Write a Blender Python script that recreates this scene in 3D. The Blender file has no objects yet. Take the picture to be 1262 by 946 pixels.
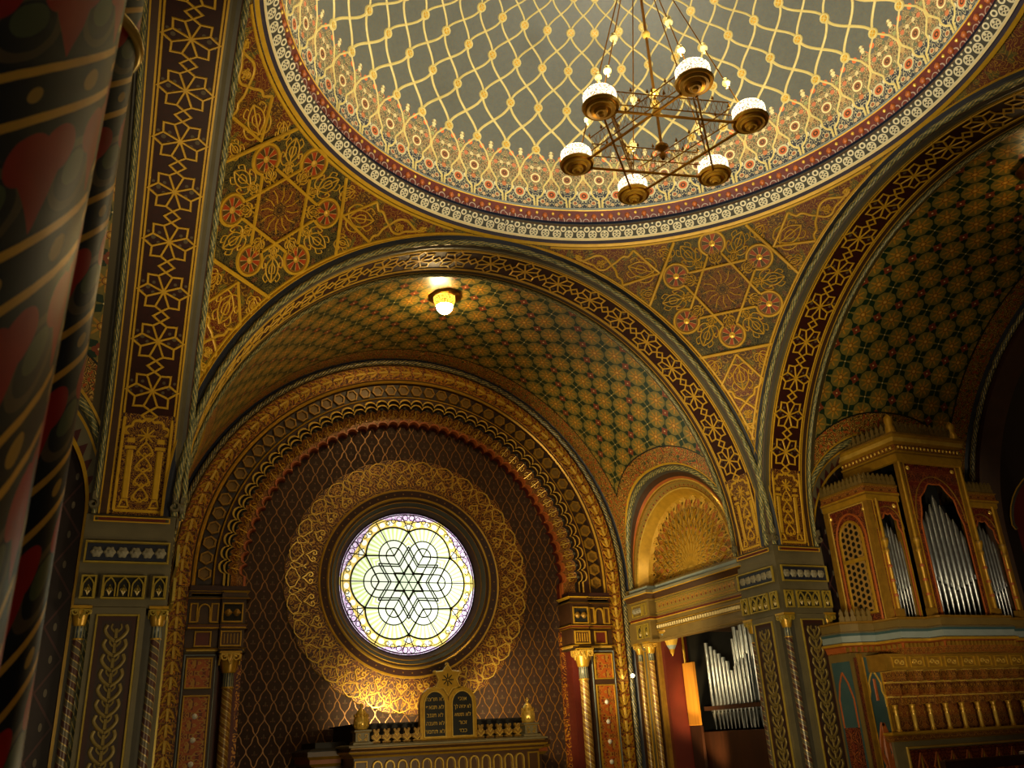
import bpy, math, random
import numpy as np
from mathutils import Vector, Matrix
PI = math.pi
random.seed(7)
C = bpy.context.scene.collection
ZF = 8.5                      # springing line of the arches above the floor

# ------------------------------------------------------------------ node maths
class X:
    """a socket of a node tree that can be added, multiplied, compared ..."""
    nt = None
    def __init__(s, k): s.k = k
    @staticmethod
    def op(o, *a, clamp=False):
        n = X.nt.nodes.new('ShaderNodeMath'); n.operation = o; n.use_clamp = clamp
        for i, v in enumerate(a):
            if isinstance(v, X): X.nt.links.new(v.k, n.inputs[i])
            else: n.inputs[i].default_value = float(v)
        return X(n.outputs[0])
    def __add__(s, o): return X.op('ADD', s, o)
    __radd__ = __add__
    def __sub__(s, o): return X.op('SUBTRACT', s, o)
    def __rsub__(s, o): return X.op('SUBTRACT', o, s)
    def __mul__(s, o): return X.op('MULTIPLY', s, o)
    __rmul__ = __mul__
    def __truediv__(s, o): return X.op('DIVIDE', s, o)
    def __rtruediv__(s, o): return X.op('DIVIDE', o, s)
    def __lt__(s, o): return X.op('LESS_THAN', s, o)
    def __gt__(s, o): return X.op('GREATER_THAN', s, o)
def fr(a): return X.op('FRACT', a)
def flo(a): return X.op('FLOOR', a)
def ab(a): return X.op('ABSOLUTE', a)
def sn(a): return X.op('SINE', a)
def cs(a): return X.op('COSINE', a)
def sq(a): return X.op('SQRT', a)
def pw(a, b): return X.op('POWER', a, b)
def mn(a, b): return X.op('MINIMUM', a, b)
def mx(a, b): return X.op('MAXIMUM', a, b)
def at2(a, b): return X.op('ARCTAN2', a, b)
def inv(a): return X.op('SUBTRACT', 1.0, a)
def fold(a, p): return ab(fr(a / p) - 0.5) * p          # 0 at the cell centre, p/2 at the cell edge
def ln(a, b): return sq(a * a + b * b)
def lin(c):
    c = c.lstrip('#'); o = []
    for i in (0, 2, 4):
        v = int(c[i:i + 2], 16) / 255
        o.append(v / 12.92 if v <= .04045 else ((v + .055) / 1.055) ** 2.4)
    return (*o, 1)
def mix(f, a, b):
    n = X.nt.nodes.new('ShaderNodeMix'); n.data_type = 'RGBA'
    X.nt.links.new(f.k, n.inputs[0]) if isinstance(f, X) else setattr(n.inputs[0], 'default_value', f)
    for i, v in ((6, a), (7, b)):
        if isinstance(v, X): X.nt.links.new(v.k, n.inputs[i])
        else: n.inputs[i].default_value = lin(v) if isinstance(v, str) else v
    return X(n.outputs[2])
def vec(x, y, z=0.0):
    n = X.nt.nodes.new('ShaderNodeCombineXYZ')
    for i, v in enumerate((x, y, z)):
        if isinstance(v, X): X.nt.links.new(v.k, n.inputs[i])
        else: n.inputs[i].default_value = v
    return X(n.outputs[0])
def noise(v, scale=5.0, detail=2.0, rough=.5):
    n = X.nt.nodes.new('ShaderNodeTexNoise'); n.inputs['Scale'].default_value = scale
    n.inputs['Detail'].default_value = detail; n.inputs['Roughness'].default_value = rough
    X.nt.links.new(v.k, n.inputs['Vector']); return X(n.outputs['Fac'])
def uv():
    n = X.nt.nodes.new('ShaderNodeUVMap'); n.uv_map = 'UVMap'
    s = X.nt.nodes.new('ShaderNodeSeparateXYZ'); X.nt.links.new(n.outputs[0], s.inputs[0])
    return X(s.outputs[0]), X(s.outputs[1])
def oco():
    n = X.nt.nodes.new('ShaderNodeTexCoord'); s = X.nt.nodes.new('ShaderNodeSeparateXYZ')
    X.nt.links.new(n.outputs['Object'], s.inputs[0])
    return X(n.outputs['Object']), X(s.outputs[0]), X(s.outputs[1]), X(s.outputs[2])
def vines(u, v, scale, freq=26, thick=.45, z=0.0):
    """curling line work: contour lines of a smooth noise"""
    n = noise(vec(u, v, z), scale, 1.0, .4)
    return ab(sn(n * freq)) < thick
def setin(b, name, v):
    if isinstance(v, X): X.nt.links.new(v.k, b.inputs[name])
    elif isinstance(v, str): b.inputs[name].default_value = lin(v)
    else: b.inputs[name].default_value = v
def material(name, fn):
    m = bpy.data.materials.new(name); m.use_nodes = True
    nt = X.nt = m.node_tree; b = nt.nodes['Principled BSDF']
    r = fn() if callable(fn) else fn
    g = r.get('gold')                                       # mask: where leaf gold lies
    setin(b, 'Base Color', r['col'])
    metal = r.get('metal', 0.0); rough = r.get('rough', .6)
    if g is not None:
        metal = g * r.get('gm', .55); rough = mix_f(g, rough, .38)
    setin(b, 'Metallic', metal); setin(b, 'Roughness', rough)
    if 'spec' in r: b.inputs['Specular IOR Level'].default_value = r['spec']
    if 'em' in r:
        setin(b, 'Emission Color', r['emc']); setin(b, 'Emission Strength', r['em'])
    h = r.get('h')
    if h is not None:
        n = nt.nodes.new('ShaderNodeBump'); n.inputs['Strength'].default_value = r.get('bs', .5)
        n.inputs['Distance'].default_value = r.get('bd', .01)
        nt.links.new(h.k, n.inputs['Height']); nt.links.new(n.outputs[0], b.inputs['Normal'])
    return m
def mix_f(f, a, b): return f * (b - a) + a if not isinstance(a, X) else a * inv(f) + f * b
M = {}
def worn(c, c2, scale=6, amp=.5, **k):
    def f():
        o, *_ = oco(); n = noise(o, scale, 5, .6)
        return dict(col=mix(n * amp, c, c2), **k)
    return f

# ------------------------------------------------------------------ meshes
class MB:
    def __init__(s, T=None): s.V = []; s.F = []; s.U = []; s.I = []; s.S = []; s.m = []; s.T = T
    def mi(s, mat):
        if mat not in s.m: s.m.append(mat)
        return s.m.index(mat)
    def pts(s, P):
        i0 = len(s.V); s.V.extend(tuple(map(float, p)) for p in (P if s.T is None else [s.T(p) for p in P])); return i0
    def face(s, idx, uvs, mat, smooth=False):
        s.F.append(tuple(idx)); s.U.append(uvs); s.I.append(s.mi(mat)); s.S.append(smooth)
    def grid(s, P, UV, mat, smooth=True, cu=False, cv=False):
        """P[i][j] points, UV[i][j]; mat one name or a list per j-strip"""
        ni, nj = len(P), len(P[0])
        i0 = s.pts([p for r in P for p in r])
        def W(i, j):
            if i == ni: a, b = UV[ni - 1][j], UV[ni - 2][j]; return (2 * a[0] - b[0], a[1])
            if j == nj: a, b = UV[i][nj - 1], UV[i][nj - 2]; return (a[0], 2 * a[1] - b[1])
            return UV[i][j]
        for i in range(ni if cu else ni - 1):
            for j in range(nj if cv else nj - 1):
                i2, j2 = (i + 1) % ni, (j + 1) % nj
                mt = mat if isinstance(mat, str) else mat[j % len(mat)]
                if mt is None: continue
                s.face((i0 + i * nj + j, i0 + i2 * nj + j, i0 + i2 * nj + j2, i0 + i * nj + j2), (W(i, j), W(i + 1, j), W(i + 1, j + 1) if not (i + 1 == ni and j + 1 == nj) else W(i, j), W(i, j + 1)), mt, smooth)
    def box(s, x0, x1, y0, y1, z0, z1, mat, bev=0.0):
        if bev:
            b = bev
            for (ax) in range(3): pass
            L = [(x0 + b, x1 - b, y0 + b, y1 - b, z0), (x0, x1, y0, y1, z0 + b), (x0, x1, y0, y1, z1 - b), (x0 + b, x1 - b, y0 + b, y1 - b, z1)]
        else: L = [(x0, x1, y0, y1, z0), (x0, x1, y0, y1, z1)]
        i0 = s.pts([p for a, b_, c, d, z in L for p in ((a, c, z), (b_, c, z), (b_, d, z), (a, d, z))])
        P = [(a, c, z) for (a, b_, c, d, z) in L]
        w, dd = x1 - x0, y1 - y0
        for k in range(len(L) - 1):
            za, zb = L[k][4], L[k + 1][4]
            for q, (p0, p1) in enumerate(((0, 1), (1, 2), (2, 3), (3, 0))):
                if q % 2 == 0: U = ((x0, za), (x1, za), (x1, zb), (x0, zb))
                else: U = ((y0, za), (y1, za), (y1, zb), (y0, zb))
                s.face((i0 + 4 * k + p0, i0 + 4 * k + p1, i0 + 4 * k + 4 + p1, i0 + 4 * k + 4 + p0), U, mat)
        n = len(L) - 1
        U = ((x0, y0), (x1, y0), (x1, y1), (x0, y1))
        s.face((i0 + 3, i0 + 2, i0 + 1, i0), U, mat); s.face([i0 + 4 * n + q for q in range(4)], U, mat)
    def rib(s, P, surf, w, h, mat, closed=False, smooth=False):
        """raised line on a surface: P 2-D polyline, surf(a, b, height) -> point"""
        P = [np.array(p, float) for p in P]; n = len(P); rows = []; U = []; L = 0
        for i in range(n):
            a = P[i - 1] if (i or closed) else P[i]; b = P[(i + 1) % n] if (i < n - 1 or closed) else P[i]
            d1 = P[i] - a; d2 = b - P[i]
            l1, l2 = np.linalg.norm(d1), np.linalg.norm(d2)
            t1 = d1 / l1 if l1 > 1e-9 else d2 / max(l2, 1e-9); t2 = d2 / l2 if l2 > 1e-9 else t1
            t = t1 + t2; lt = np.linalg.norm(t); t = t / lt if lt > 1e-6 else t1
            nn = np.array([-t[1], t[0]]); sc = 1 / max(.5, float(np.dot(nn, [-t1[1], t1[0]])))
            o = nn * w / 2 * min(sc, 1.8); L += l1 if i else 0
            q = P[i]
            rows.append([surf(*(q - o), 0), surf(*(q - o * .6), h), surf(*(q + o * .6), h), surf(*(q + o), 0)])
            U.append([(L, 0), (L, w * .3), (L, w * .7), (L, w)])
        s.grid(rows, U, mat, smooth, cu=closed)
    def lathe(s, prof, o, mat, seg=16, ax='z', smooth=True, a0=0, a1=2 * PI, flute=0, fn=0):
        """prof [(r, h)]; mat name or list per profile strip"""
        full = abs(a1 - a0 - 2 * PI) < 1e-6; rows = []; U = []
        for i in range(seg if full else seg + 1):
            a = a0 + (a1 - a0) * i / seg; r_ = []; u_ = []; L = 0
            for j, (r, h) in enumerate(prof):
                rr = r * (1 + flute * math.cos(fn * a)) if flute else r
                c, d = rr * math.cos(a), rr * math.sin(a)
                p = (o[0] + c, o[1] + d, o[2] + h) if ax == 'z' else (o[0] + c, o[1] + h, o[2] + d) if ax == 'y' else (o[0] + h, o[1] + c, o[2] + d)
                if j: L += math.hypot(prof[j][0] - prof[j - 1][0], prof[j][1] - prof[j - 1][1])
                r_.append(p); u_.append((a * max(p_[0] for p_ in prof), L))
            rows.append(r_); U.append(u_)
        s.grid(rows, U, mat, smooth, cu=full)
    def tube(s, P, r, mat, seg=8, closed=False, twist=None, smooth=True, rfun=None):
        """round bar along 3-D points"""
        P = [np.array(p, float) for p in P]; n = len(P); rows = []; U = []; L = 0; N0 = None
        for i in range(n):
            a = P[i - 1] if (i or closed) else P[i]; b = P[(i + 1) % n] if (i < n - 1 or closed) else P[i]
            t = b - a; t = t / max(np.linalg.norm(t), 1e-9)
            if N0 is None:
                N0 = np.cross(t, [0, 0, 1.]) if abs(t[2]) < .9 else np.cross(t, [0, 1., 0])
            N0 = N0 - t * np.dot(N0, t); N0 = N0 / np.linalg.norm(N0); B = np.cross(t, N0)
            if i: L += np.linalg.norm(P[i] - P[i - 1])
            rr = r if rfun is None else r * rfun(L)
            row = []; u_ = []
            for k in range(seg):
                f = 2 * PI * k / seg; q = rr
                if twist: q = rr * (1 + .10 * math.cos(twist[1] * f - 2 * PI * L / twist[0]))
                row.append(P[i] + q * (math.cos(f) * N0 + math.sin(f) * B)); u_.append((L, f / (2 * PI)))
            row.append(row[0]); u_.append((L, 1.0))
            rows.append(row); U.append(u_)
        s.grid(rows, U, mat, smooth, cu=closed)
        if not closed:
            for row, fl in ((rows[0], 1), (rows[-1], 0)):
                i0 = s.pts(row[:-1]); idx = list(range(i0, i0 + seg)); s.face(idx[::-1] if fl else idx, [(0, 0)] * seg, mat)
    def mould(s, path, prof, mats, closed=False, smooth=False):
        """sweep a moulding: path [(x, y)] horizontal, outward = right-hand side of travel; prof [(out, z)]"""
        P = [np.array(p, float) for p in path]; n = len(P); rows = []; U = []; L = 0
        for i in range(n):
            a = P[i - 1] if (i or closed) else None; b = P[(i + 1) % n] if (i < n - 1 or closed) else None
            ns = []
            for p, q in ((a, P[i]), (P[i], b)):
                if p is None or q is None: continue
                t = (q - p) / np.linalg.norm(q - p); ns.append(np.array([t[1], -t[0]]))
            if len(ns) == 2:
                m = ns[0] + ns[1]; o = m / max(np.dot(m, ns[0]), .2)
            else: o = ns[0]
            if i: L += np.linalg.norm(P[i] - P[i - 1])
            rows.append([(P[i][0] + o[0] * e, P[i][1] + o[1] * e, z) for e, z in prof]); u_ = []; v = 0
            for j, (e, z) in enumerate(prof):
                if j: v += math.hypot(e - prof[j - 1][0], z - prof[j - 1][1])
                u_.append((L, v))
            U.append(u_)
        s.grid(rows, U, mats, smooth, cu=closed)
    def ring(s, curves, mats, smooth=True, closed=False):
        """loft between curves of equal length; UV u = length along, v = length across"""
        n = len(curves[0]); rows = []; U = []
        Ls = []
        for c in curves:
            L = [0]
            for i in range(1, n): L.append(L[-1] + float(np.linalg.norm(np.array(c[i]) - np.array(c[i - 1]))))
            Ls.append(L)
        for i in range(n):
            v = 0; u_ = []
            for k, c in enumerate(curves):
                if k: v += float(np.linalg.norm(np.array(c[i]) - np.array(curves[k - 1][i])))
                u_.append((Ls[len(Ls) // 2][i], v))
            rows.append([c[i] for c in curves]); U.append(u_)
        s.grid(rows, U, mats, smooth, cu=closed)
    def build(s, name, parent=None, loc=None, rz=0.0):
        me = bpy.data.meshes.new(name); me.from_pydata(s.V, [], s.F)
        for k in s.m: me.materials.append(M[k])
        me.polygons.foreach_set('material_index', s.I); me.polygons.foreach_set('use_smooth', s.S)
        l = me.uv_layers.new(name='UVMap'); l.data.foreach_set('uv', [c for u in s.U for p in u for c in p])
        me.validate(clean_customdata=False); me.update()
        o = bpy.data.objects.new(name, me); C.objects.link(o)
        if parent is not None: o.parent = parent
        if loc is not None: o.location = loc
        o.rotation_euler = (0, 0, rz)
        return o
def tag(o, label=None, cat=None, group=None, kind=None):
    if label: o['label'] = label
    if cat: o['category'] = cat
    if group: o['group'] = group
    if kind: o['kind'] = kind
    return o
def empty(name, loc=(0, 0, 0), rz=0.0):
    o = bpy.data.objects.new(name, None); C.objects.link(o); o.location = loc; o.rotation_euler = (0, 0, rz); o.empty_display_size = .2
    return o
def arc(r, y, zc=0.0, leg=None, n=96, xc=0.0):
    """arch line: leg down, half circle, leg down (x, y, z)"""
    P = [(xc + r * math.cos(a), y, zc + r * math.sin(a)) for a in np.linspace(0, PI, n + 1)]
    if leg is not None: P = [(xc + r, y, leg)] + P + [(xc - r, y, leg)]
    return P
def circ(r, y, zc=0.0, n=96, xc=0.0):
    return [(xc + r * math.cos(a), y, zc + r * math.sin(a)) for a in np.linspace(0, 2 * PI, n, endpoint=False)]
def dense(P, d):
    o = []
    for a, b in zip(P[:-1], P[1:]):
        a, b = np.array(a, float), np.array(b, float); k = max(1, int(math.ceil(np.linalg.norm(b - a) / d)))
        o += [tuple(a + (b - a) * i / k) for i in range(k)]
    o.append(tuple(P[-1])); return o
def cr(L, n=4):
    """smooth a polyline"""
    P = [np.array(p, float) for p in L]; P = [2 * P[0] - P[1]] + P + [2 * P[-1] - P[-2]]; o = []
    for i in range(1, len(P) - 2):
        for j in range(n):
            t = j / n; a, b, c, d = P[i - 1:i + 3]
            o.append(tuple(.5 * (2 * b + (c - a) * t + (2 * a - 5 * b + 4 * c - d) * t * t + (3 * b - a - 3 * c + d) * t ** 3)))
    o.append(tuple(P[-2])); return o
def spiral(c, r, a0, turns, n=14, dirn=1, r1=.15):
    return [(c[0] + r * (1 - (1 - r1) * i / n) * math.cos(a0 + dirn * turns * 2 * PI * i / n), c[1] + r * (1 - (1 - r1) * i / n) * math.sin(a0 + dirn * turns * 2 * PI * i / n)) for i in range(n + 1)]
# ------------------------------------------------------------------ materials
def gold(c='cfa02e', c2='96701e', m=.35, r=.34):
    def f():
        o, *_ = oco(); n = noise(o, 9, 4)
        return dict(col=mix(n, c, c2), metal=m, rough=r)
    return f
M['gold'] = material('gold_leaf', gold())
M['gold_dark'] = material('gold_aged', gold('a87e2a', '6e4e18', .3, .42))
M['gold_bright'] = material('gold_polished', gold('f2d068', 'c8962e', .4, .26))
M['gold_paint'] = material('gold_paint_pale', gold('d8c684', 'bca860', .05, .4))
M['gold_ochre'] = material('gold_ochre_line', gold('dcae2c', 'b0841c', .15, .4))
M['cream'] = material('cream_stucco', worn('e6d3a0', 'c0a468', 5, .6, rough=.5))
M['purple'] = material('dark_purple_paint', worn('2c1f38', '120c18', 5, .8, rough=.6))
M['blue'] = material('dark_blue_paint', worn('1c2238', '0e1220', 4, .8, rough=.5))
M['greyblue'] = material('grey_blue_paint', worn('8b9494', '63706f', 4, .8, rough=.5))
M['grey'] = material('grey_green_stone', worn('6c6348', '3e372a', 3, .8, rough=.55))
M['greydark'] = material('dark_grey_stone', worn('4a463c', '26231e', 3, .8, rough=.55))
M['red'] = material('dark_red_paint', worn('621c10', '380e08', 4, .7, rough=.5))
M['redorange'] = material('orange_red_paint', worn('b4622a', '7a3412', 8, .8, rough=.45))
M['maroon'] = material('maroon_paint', worn('3a140e', '1c0a08', 6, .8, rough=.6))
M['brown'] = material('brown_paint', worn('4a2c14', '22120a', 6, .8, rough=.5))
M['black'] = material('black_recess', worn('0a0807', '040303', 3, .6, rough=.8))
M['teal'] = material('grey_teal_paint', worn('3d5a5e', '22383e', 4, .8, rough=.5))
M['white'] = material('white_enamel', worn('e8e4da', 'c8c2b2', 4, .5, rough=.4))
M['wood'] = material('warm_pine_board', lambda: (lambda o: dict(col=mix(noise(vec(o[1] * 8, o[2] * 8, o[3] * .7), 2, 3), 'cc8a2a', '98601a'), rough=.5))(oco()))
M['wood_dark'] = material('dark_walnut', lambda: (lambda o: dict(col=mix(noise(vec(o[1] * 8, o[2] * 8, o[3] * .7), 2, 3), '3e1e0c', '1a0c06'), rough=.45))(oco()))
M['tin'] = material('pipe_metal', lambda: (lambda o: dict(col=mix(noise(o[0], 12, 3), 'b0b4b8', '787c80'), metal=.85, rough=.3))(oco()))
M['floor'] = material('floor_tiles', lambda: (lambda o: dict(col=mix(mx(fold(o[1], .5) > .24, fold(o[2], .5) > .24), '5a4a38', '2a2018'), rough=.4))(oco()))

def rope(a, b, per=.23):
    def f():
        u, v = uv(); t = fr(u / per - v * 3)
        g = ab(fr(u / per * 2 + v * 6) - .5) < .12
        c = mix(t > .5, a, b); c = mix(g * (noise(vec(u, v), 14, 3) > .45), c, 'c9b36a')
        return dict(col=c, rough=.4)
    return f
M['rope'] = material('rope_moulding_green_gold', rope('6e7050', '484e3a'))
M['rope_dark'] = material('rope_moulding_dark', rope('4b4a38', '2a2a24', .2))

def dome():
    u, v = uv()                                   # u: column number, v: elevation in degrees
    du = fold(u + .5, 1.0)                        # 0 on the boss line, .5 between
    n = noise(vec(u * 2, v * .3), 3, 5, .7); n2 = noise(vec(u * 5, v * .8, 3.0), 4, 4, .7)
    sky = mix(n, '66685e', '444a4c'); sky = mix((n2 > .56) * .55, sky, '6e5a36'); sky = mix((noise(vec(u * 5, v * .8, 9.), 4, 4, .7) > .6) * .5, sky, '44536a')
    # fringe of palmettes
    mv = vines(du * .9, v * .085, 9, 34, .5); mv2 = vines(du * .9, v * .085, 15, 30, .45, 4.)
    f = mix(mv, '584a36', 'beae7c'); f = mix(mv2 * (noise(vec(du * 3, v * .25), 3, 1) > .5), f, '8e5430')
    f = mix((noise(vec(du * 4, v * .3, 7.), 3, 1) > .62), f, '5a6048')
    low = v < 8.6
    base = mix(vines(du, v * .1, 6, 22, .42, 2.), '222a3a', 'a8a07c')
    f = mix(low, f, base)
    for (uu, vv, r1, c1, c2) in ((.5, 7.4, 1.25, 'b8b08a', 'b35c30'), (.0, 11.2, 1.1, 'd8cc98', '8c5a38'), (.5, 12.6, .62, '8a5030', 'd8704a'), (.22, 5.6, .55, 'b8b08a', 'b06a44')):
        d = ln((du - uu) * 7.2, v - vv)
        f = mix(d < r1, f, c1); f = mix(d < r1 * .72, f, c2); f = mix((d < r1 * .42) * (d > r1 * .2), f, '3a2418')
    for (uu, vv, r1, c1) in ((.20, 16.1, .55, 'd06430'), (.36, 15.9, .45, 'c9703c'), (.5, 16.6, .55, 'd0c690'), (.5, 17.5, .3, 'd0c690'), (.5, 14.6, .4, '8a9060'), (.10, 17.1, .35, 'd8c87a'), (.30, 13.4, .45, 'b86a48'), (.12, 13.6, .4, 'c8b888'), (.0, 8.6, .5, 'b06a40'), (.28, 8.2, .4, 'c8c0a0'), (.5, 10.6, .5, 'a88a58'), (.35, 5.0, .4, 'b89a70')):
        f = mix(ln((du - uu) * 7.2, v - vv) < r1, f, c1)
    edge = 15.6 + cs(du * 12.566) * 1.0
    k = v < edge
    k = mx(k, mn(v < 18.0, mx(ln((du - .5) * 7.2, v - 17.1) < .65, ln((du - .20) * 7.2, v - 16.1) < .6)))
    return dict(col=mix(k, sky, f), rough=.45)
M['dome'] = material('painted_dome', dome)
def lace():
    u, v = uv(); p = .22; a = fold(u, p); 
    d1 = ab(ln(a, v - .075) - .068) < .011; d2 = ab(ln(a - .032, v - .06) - .024) < .009; d2 = mx(d2, ln(a, v - .115) < .022)
    d3 = ab(ln(a - p / 2, v - .17) - .04) < .013; d4 = ln(a - .0, v - .205) < .018; e = mx(v < .012, v > .235)
    ms = mx(mx(mx(d1, d2), mx(d3, d4)), e)
    return dict(col=mix(ms, '3c3a30', 'd6ccaa'), rough=.4, h=ms, bd=.01)
M['lace'] = material('lace_cornice', lace)
def redband():
    u, v = uv(); a = fr(u / .312)
    s = ab(ln((a - .5) * .312, v - .02) - .06) < .009
    s2 = ab(ln((fr(a + .5) - .5) * .312, v - .0) - .055) < .007
    n = noise(vec(u, v), 8, 3)
    return dict(col=mix(mx(s, s2), mix(n, '6c2412', '3a1018'), '9a8a80'), rough=.4)
M['redband'] = material('red_bead_band', redband)

def pendent():
    def f():
        u, v = uv()                               # metres in the tangent plane, star centre at 0,0
        a = ab(u); r = ln(u, v); th = at2(v, u)
        ph = fold(th, PI / 3); k = ph * r
        w1 = vines(a, v, 8, 26, .42); w2 = vines(k, r, 11, 30, .42, 3.)
        tri = mn(v > -1.235, (a * .866 + v * .5) < 1.235)
        star = (r * cs(ph - PI / 3)) < .45
        core = (r * cs(ph)) < .45
        corner = mix(noise(vec(a, v), 3, 2) > .52, '5e1e08', '4a2a0a'); corner = mix(noise(vec(a, v, 4.), 5, 1) > .6, corner, '55501e'); corner = mix(w1, corner, '9a7420')
        cell = mix(noise(vec(k, r, 2.), 5, 1) > .52, '14150a', '3a3418'); cell = mix(noise(vec(k, r, 9.), 6, 1) > .62, cell, '5a2210'); cell = mix(w2, cell, '7a6a30')
        pts = mix(w2, mix(noise(vec(k, r, 6.), 7, 1) > .5, '3a1c0c', '26200e'), '7a5a22')
        cor = mix(w2, mix(noise(vec(k, r, 7.), 7, 1) > .5, '5a1e0c', '321a0c'), 'a87c26')
        c = mix(tri, corner, cell); c = mix(star * tri, c, pts); c = mix(core, c, cor)
        g = mix_f(tri, w1, w2)
        return dict(col=c, gold=g, gm=.15, rough=.5, h=g, bd=.006)
    return f
M['pendent'] = material('pendentive_arabesque', pendent())
def medal():
    u, v = uv(); r = ln(u, v); th = at2(v, u)
    s = sn(th * 6) ; c = mix(s > 0, 'a03c14', '4e3a16'); c = mix(ab(s) < .14, c, 'd8b870'); c = mix(r < .055, c, 'e8b84a'); c = mix(r > .185, c, '8a5c1c')
    return dict(col=c, rough=.4, gold=r < .06)
M['medal'] = material('pendentive_medallion', medal)
def soffit():
    u, v = uv(); a = fold(u + .35, .7)           # 0 midway ... stars at multiples of .7
    b = ab(v - .56)
    n = noise(vec(a, b), 16, 2)
    c = mix(n, '380f0a', '1c0806'); d = mx(ln(a - .0, b - .21) < .03, ln(a - .07, b - .14) < .022); d = mx(d, ln(a - .07, b - .28) < .02)
    c = mix(d, c, '564a38')
    return dict(col=c, rough=.5, spec=.25)
M['soffit'] = material('soffit_maroon', soffit)
def soffit_panel():
    u, v = uv(); b = ab(v - .56)
    w = vines(b, u, 13, 26, .55)
    return dict(col=mix(w, '43100e', 'b98a30'), gold=w, gm=.5, rough=.5)
M['soffit_panel'] = material('soffit_aedicule', soffit_panel)

def vault():
    y, s = uv()
    z = sn(s / 5.12) * 5.12
    fl = pw(pw(ab(y - 3.1) / 2.15, 2.3) + pw(mx(z, 0.0) / 2.15, 2.3), 1 / 2.3)
    bd = mn(fl - 1.0, (5.3 - y) / 3.4)           # .155 at the dark edge line
    A = (y - 3.43) / .71 + (s - 4.66) / .635; B = (y - 3.43) / .71 - (s - 4.66) / .635
    la = ab(fr(A + .5) - .5); lb = ab(fr(B + .5) - .5)             # 0 on the lines
    par = ab(fr((flo(A + .5)) * .5) * 2)                            # 0 / 1 alternate nodes
    dn = ln(la, lb); band = mn(la, lb) < .085
    leaf = mn(mx(la, lb) < .40, mn(la, lb) < (.13 - ab(mx(la, lb) - .25) * .45))
    ctr = ln(.5 - la, .5 - lb); ca = at2(.5 - la, .5 - lb)
    n = noise(vec(y, s), 20, 3); an = at2(la, lb)
    base = mix(n, '8e7c3a', '625a2a')
    star = ctr < (.12 + pw(ab(cs(ca * 4)), 3.0) * .26)
    c = mix(star, base, mix(noise(vec(y, s, 2.), 30, 2), 'cc9a34', '96621a'))
    c = mix((ctr > .10) * (ctr < .125), c, '6a3410'); c = mix(ctr < .05, c, 'd8a850')
    c = mix(mn(la, lb) < .03, c, mix(n, '3a4a2c', '26341c'))
    t = mx(la, lb); w = mn(la, lb)
    leaf = (w < .15 - ab(t - .22) * .72) * (t > .04)
    c = mix(leaf, c, mix(n, '1e3a24', '102418'))
    red = dn < (.13 + ab(sn(an * 2)) * .07)
    c = mix(red * par, c, mix(n, '944a2a', '6a2c1a')); c = mix(dn < .035, c, 'e0cc90')
    # flowered border
    fb = mix(vines(y, s, 9, 26, .5), '5a3c16', 'c09a48'); fb = mix(noise(vec(y, s, 4.), 15, 2) > .57, fb, 'a84c1e'); fb = mix(noise(vec(y, s, 6.), 9, 2) > .64, fb, '3a4a2c')
    c = mix(bd < .155, c, fb); c = mix((bd > .147) * (bd < .16), c, '141c18')
    c = mix(y < 1.3, c, '4a4028')
    return dict(col=c, rough=.36)
M['vault'] = material('vault_diaper', vault)
def band(base, base2, line, per, fq=24, sc=10, hh=.5, red=None, gm=.2):
    def f():
        u, v = uv(); a = fold(u, per)
        w = vines(a, v, sc, fq, .5)
        c = mix(noise(vec(a, v, 3.), 7, 1) > .5, base, base2)
        if red: c = mix(noise(vec(a, v, 6.), 8, 1) > .58, c, red)
        return dict(col=mix(w, c, line), gold=w, gm=gm, rough=.5, h=w, bd=.006)
    return f
M['leafband'] = material('leaf_band', band('4a180a', '6e2e0e', 'c0801e', .42, 18, 8))
M['arabesque'] = material('gold_arabesque', band('3a140a', '5e2a10', 'b07e2a', .25, 24, 13))
M['beadband'] = material('orange_bead_band', band('6a2c0e', '7e6a2a', 'a8742a', .16, 14, 14))
M['filigree'] = material('gold_filigree', band('421c08', '5a2a0c', 'b0822e', .526, 24, 6, gm=.4))
M['zigzag'] = material('zigzag_band', lambda: (lambda p: dict(col=mix(ab(fr(p[0] / .22) - .5) * .4 + .0 > p[1] * 1.0 - 0.05, '4a1c22', '6a6450'), rough=.5))(uv()))
M['pilaster'] = material('pilaster_leaf_ornament', band('2a1216', '3a2a1c', '9a8040', .3, 18, 7))
M['pilaster_warm'] = material('jamb_panel_ornament', band('6a2408', 'a04c10', 'a87a2a', .36, 18, 7))
M['organ_red'] = material('organ_panel_ornament', band('5a160e', '3c0e0a', '8a4a24', .3, 22, 9))
M['organ_ochre'] = material('organ_ochre_panel', band('7a3c10', '5a2c10', 'a87a2c', .2, 22, 14))
def trellis():
    x, z = uv(); p, q = .31, .58
    a = x / p; b = z / q
    k = sn(b * 2 * PI * 3) * .035
    A = a + b; B = a - b
    l = mn(ab(fr(A + k + .5) - .5), ab(fr(B - k + .5) - .5))
    da = fr(A) - .5; db = fr(B) - .5; cx = (da + db) * p * .5; cz = (da - db) * q * .5
    m1 = ln(cx / .018, (cz + .035) / .045) < 1; m2 = mx(ln(ab(cx) - .035, cz + .06) < .014, ln(cx, cz - .09) < .018)
    n = noise(vec(x, z), 5, 4)
    c = mix(n, '3a1c0a', '221006'); c = mix(m1, c, '4e3a22'); c = mix(m2, c, '5c3822')
    g = l < .035
    return dict(col=mix(g, c, mix(n, 'a06c28', '64400f')), gold=g, gm=.25, rough=.75)
M['trellis'] = material('rose_wall_trellis', trellis)
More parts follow.
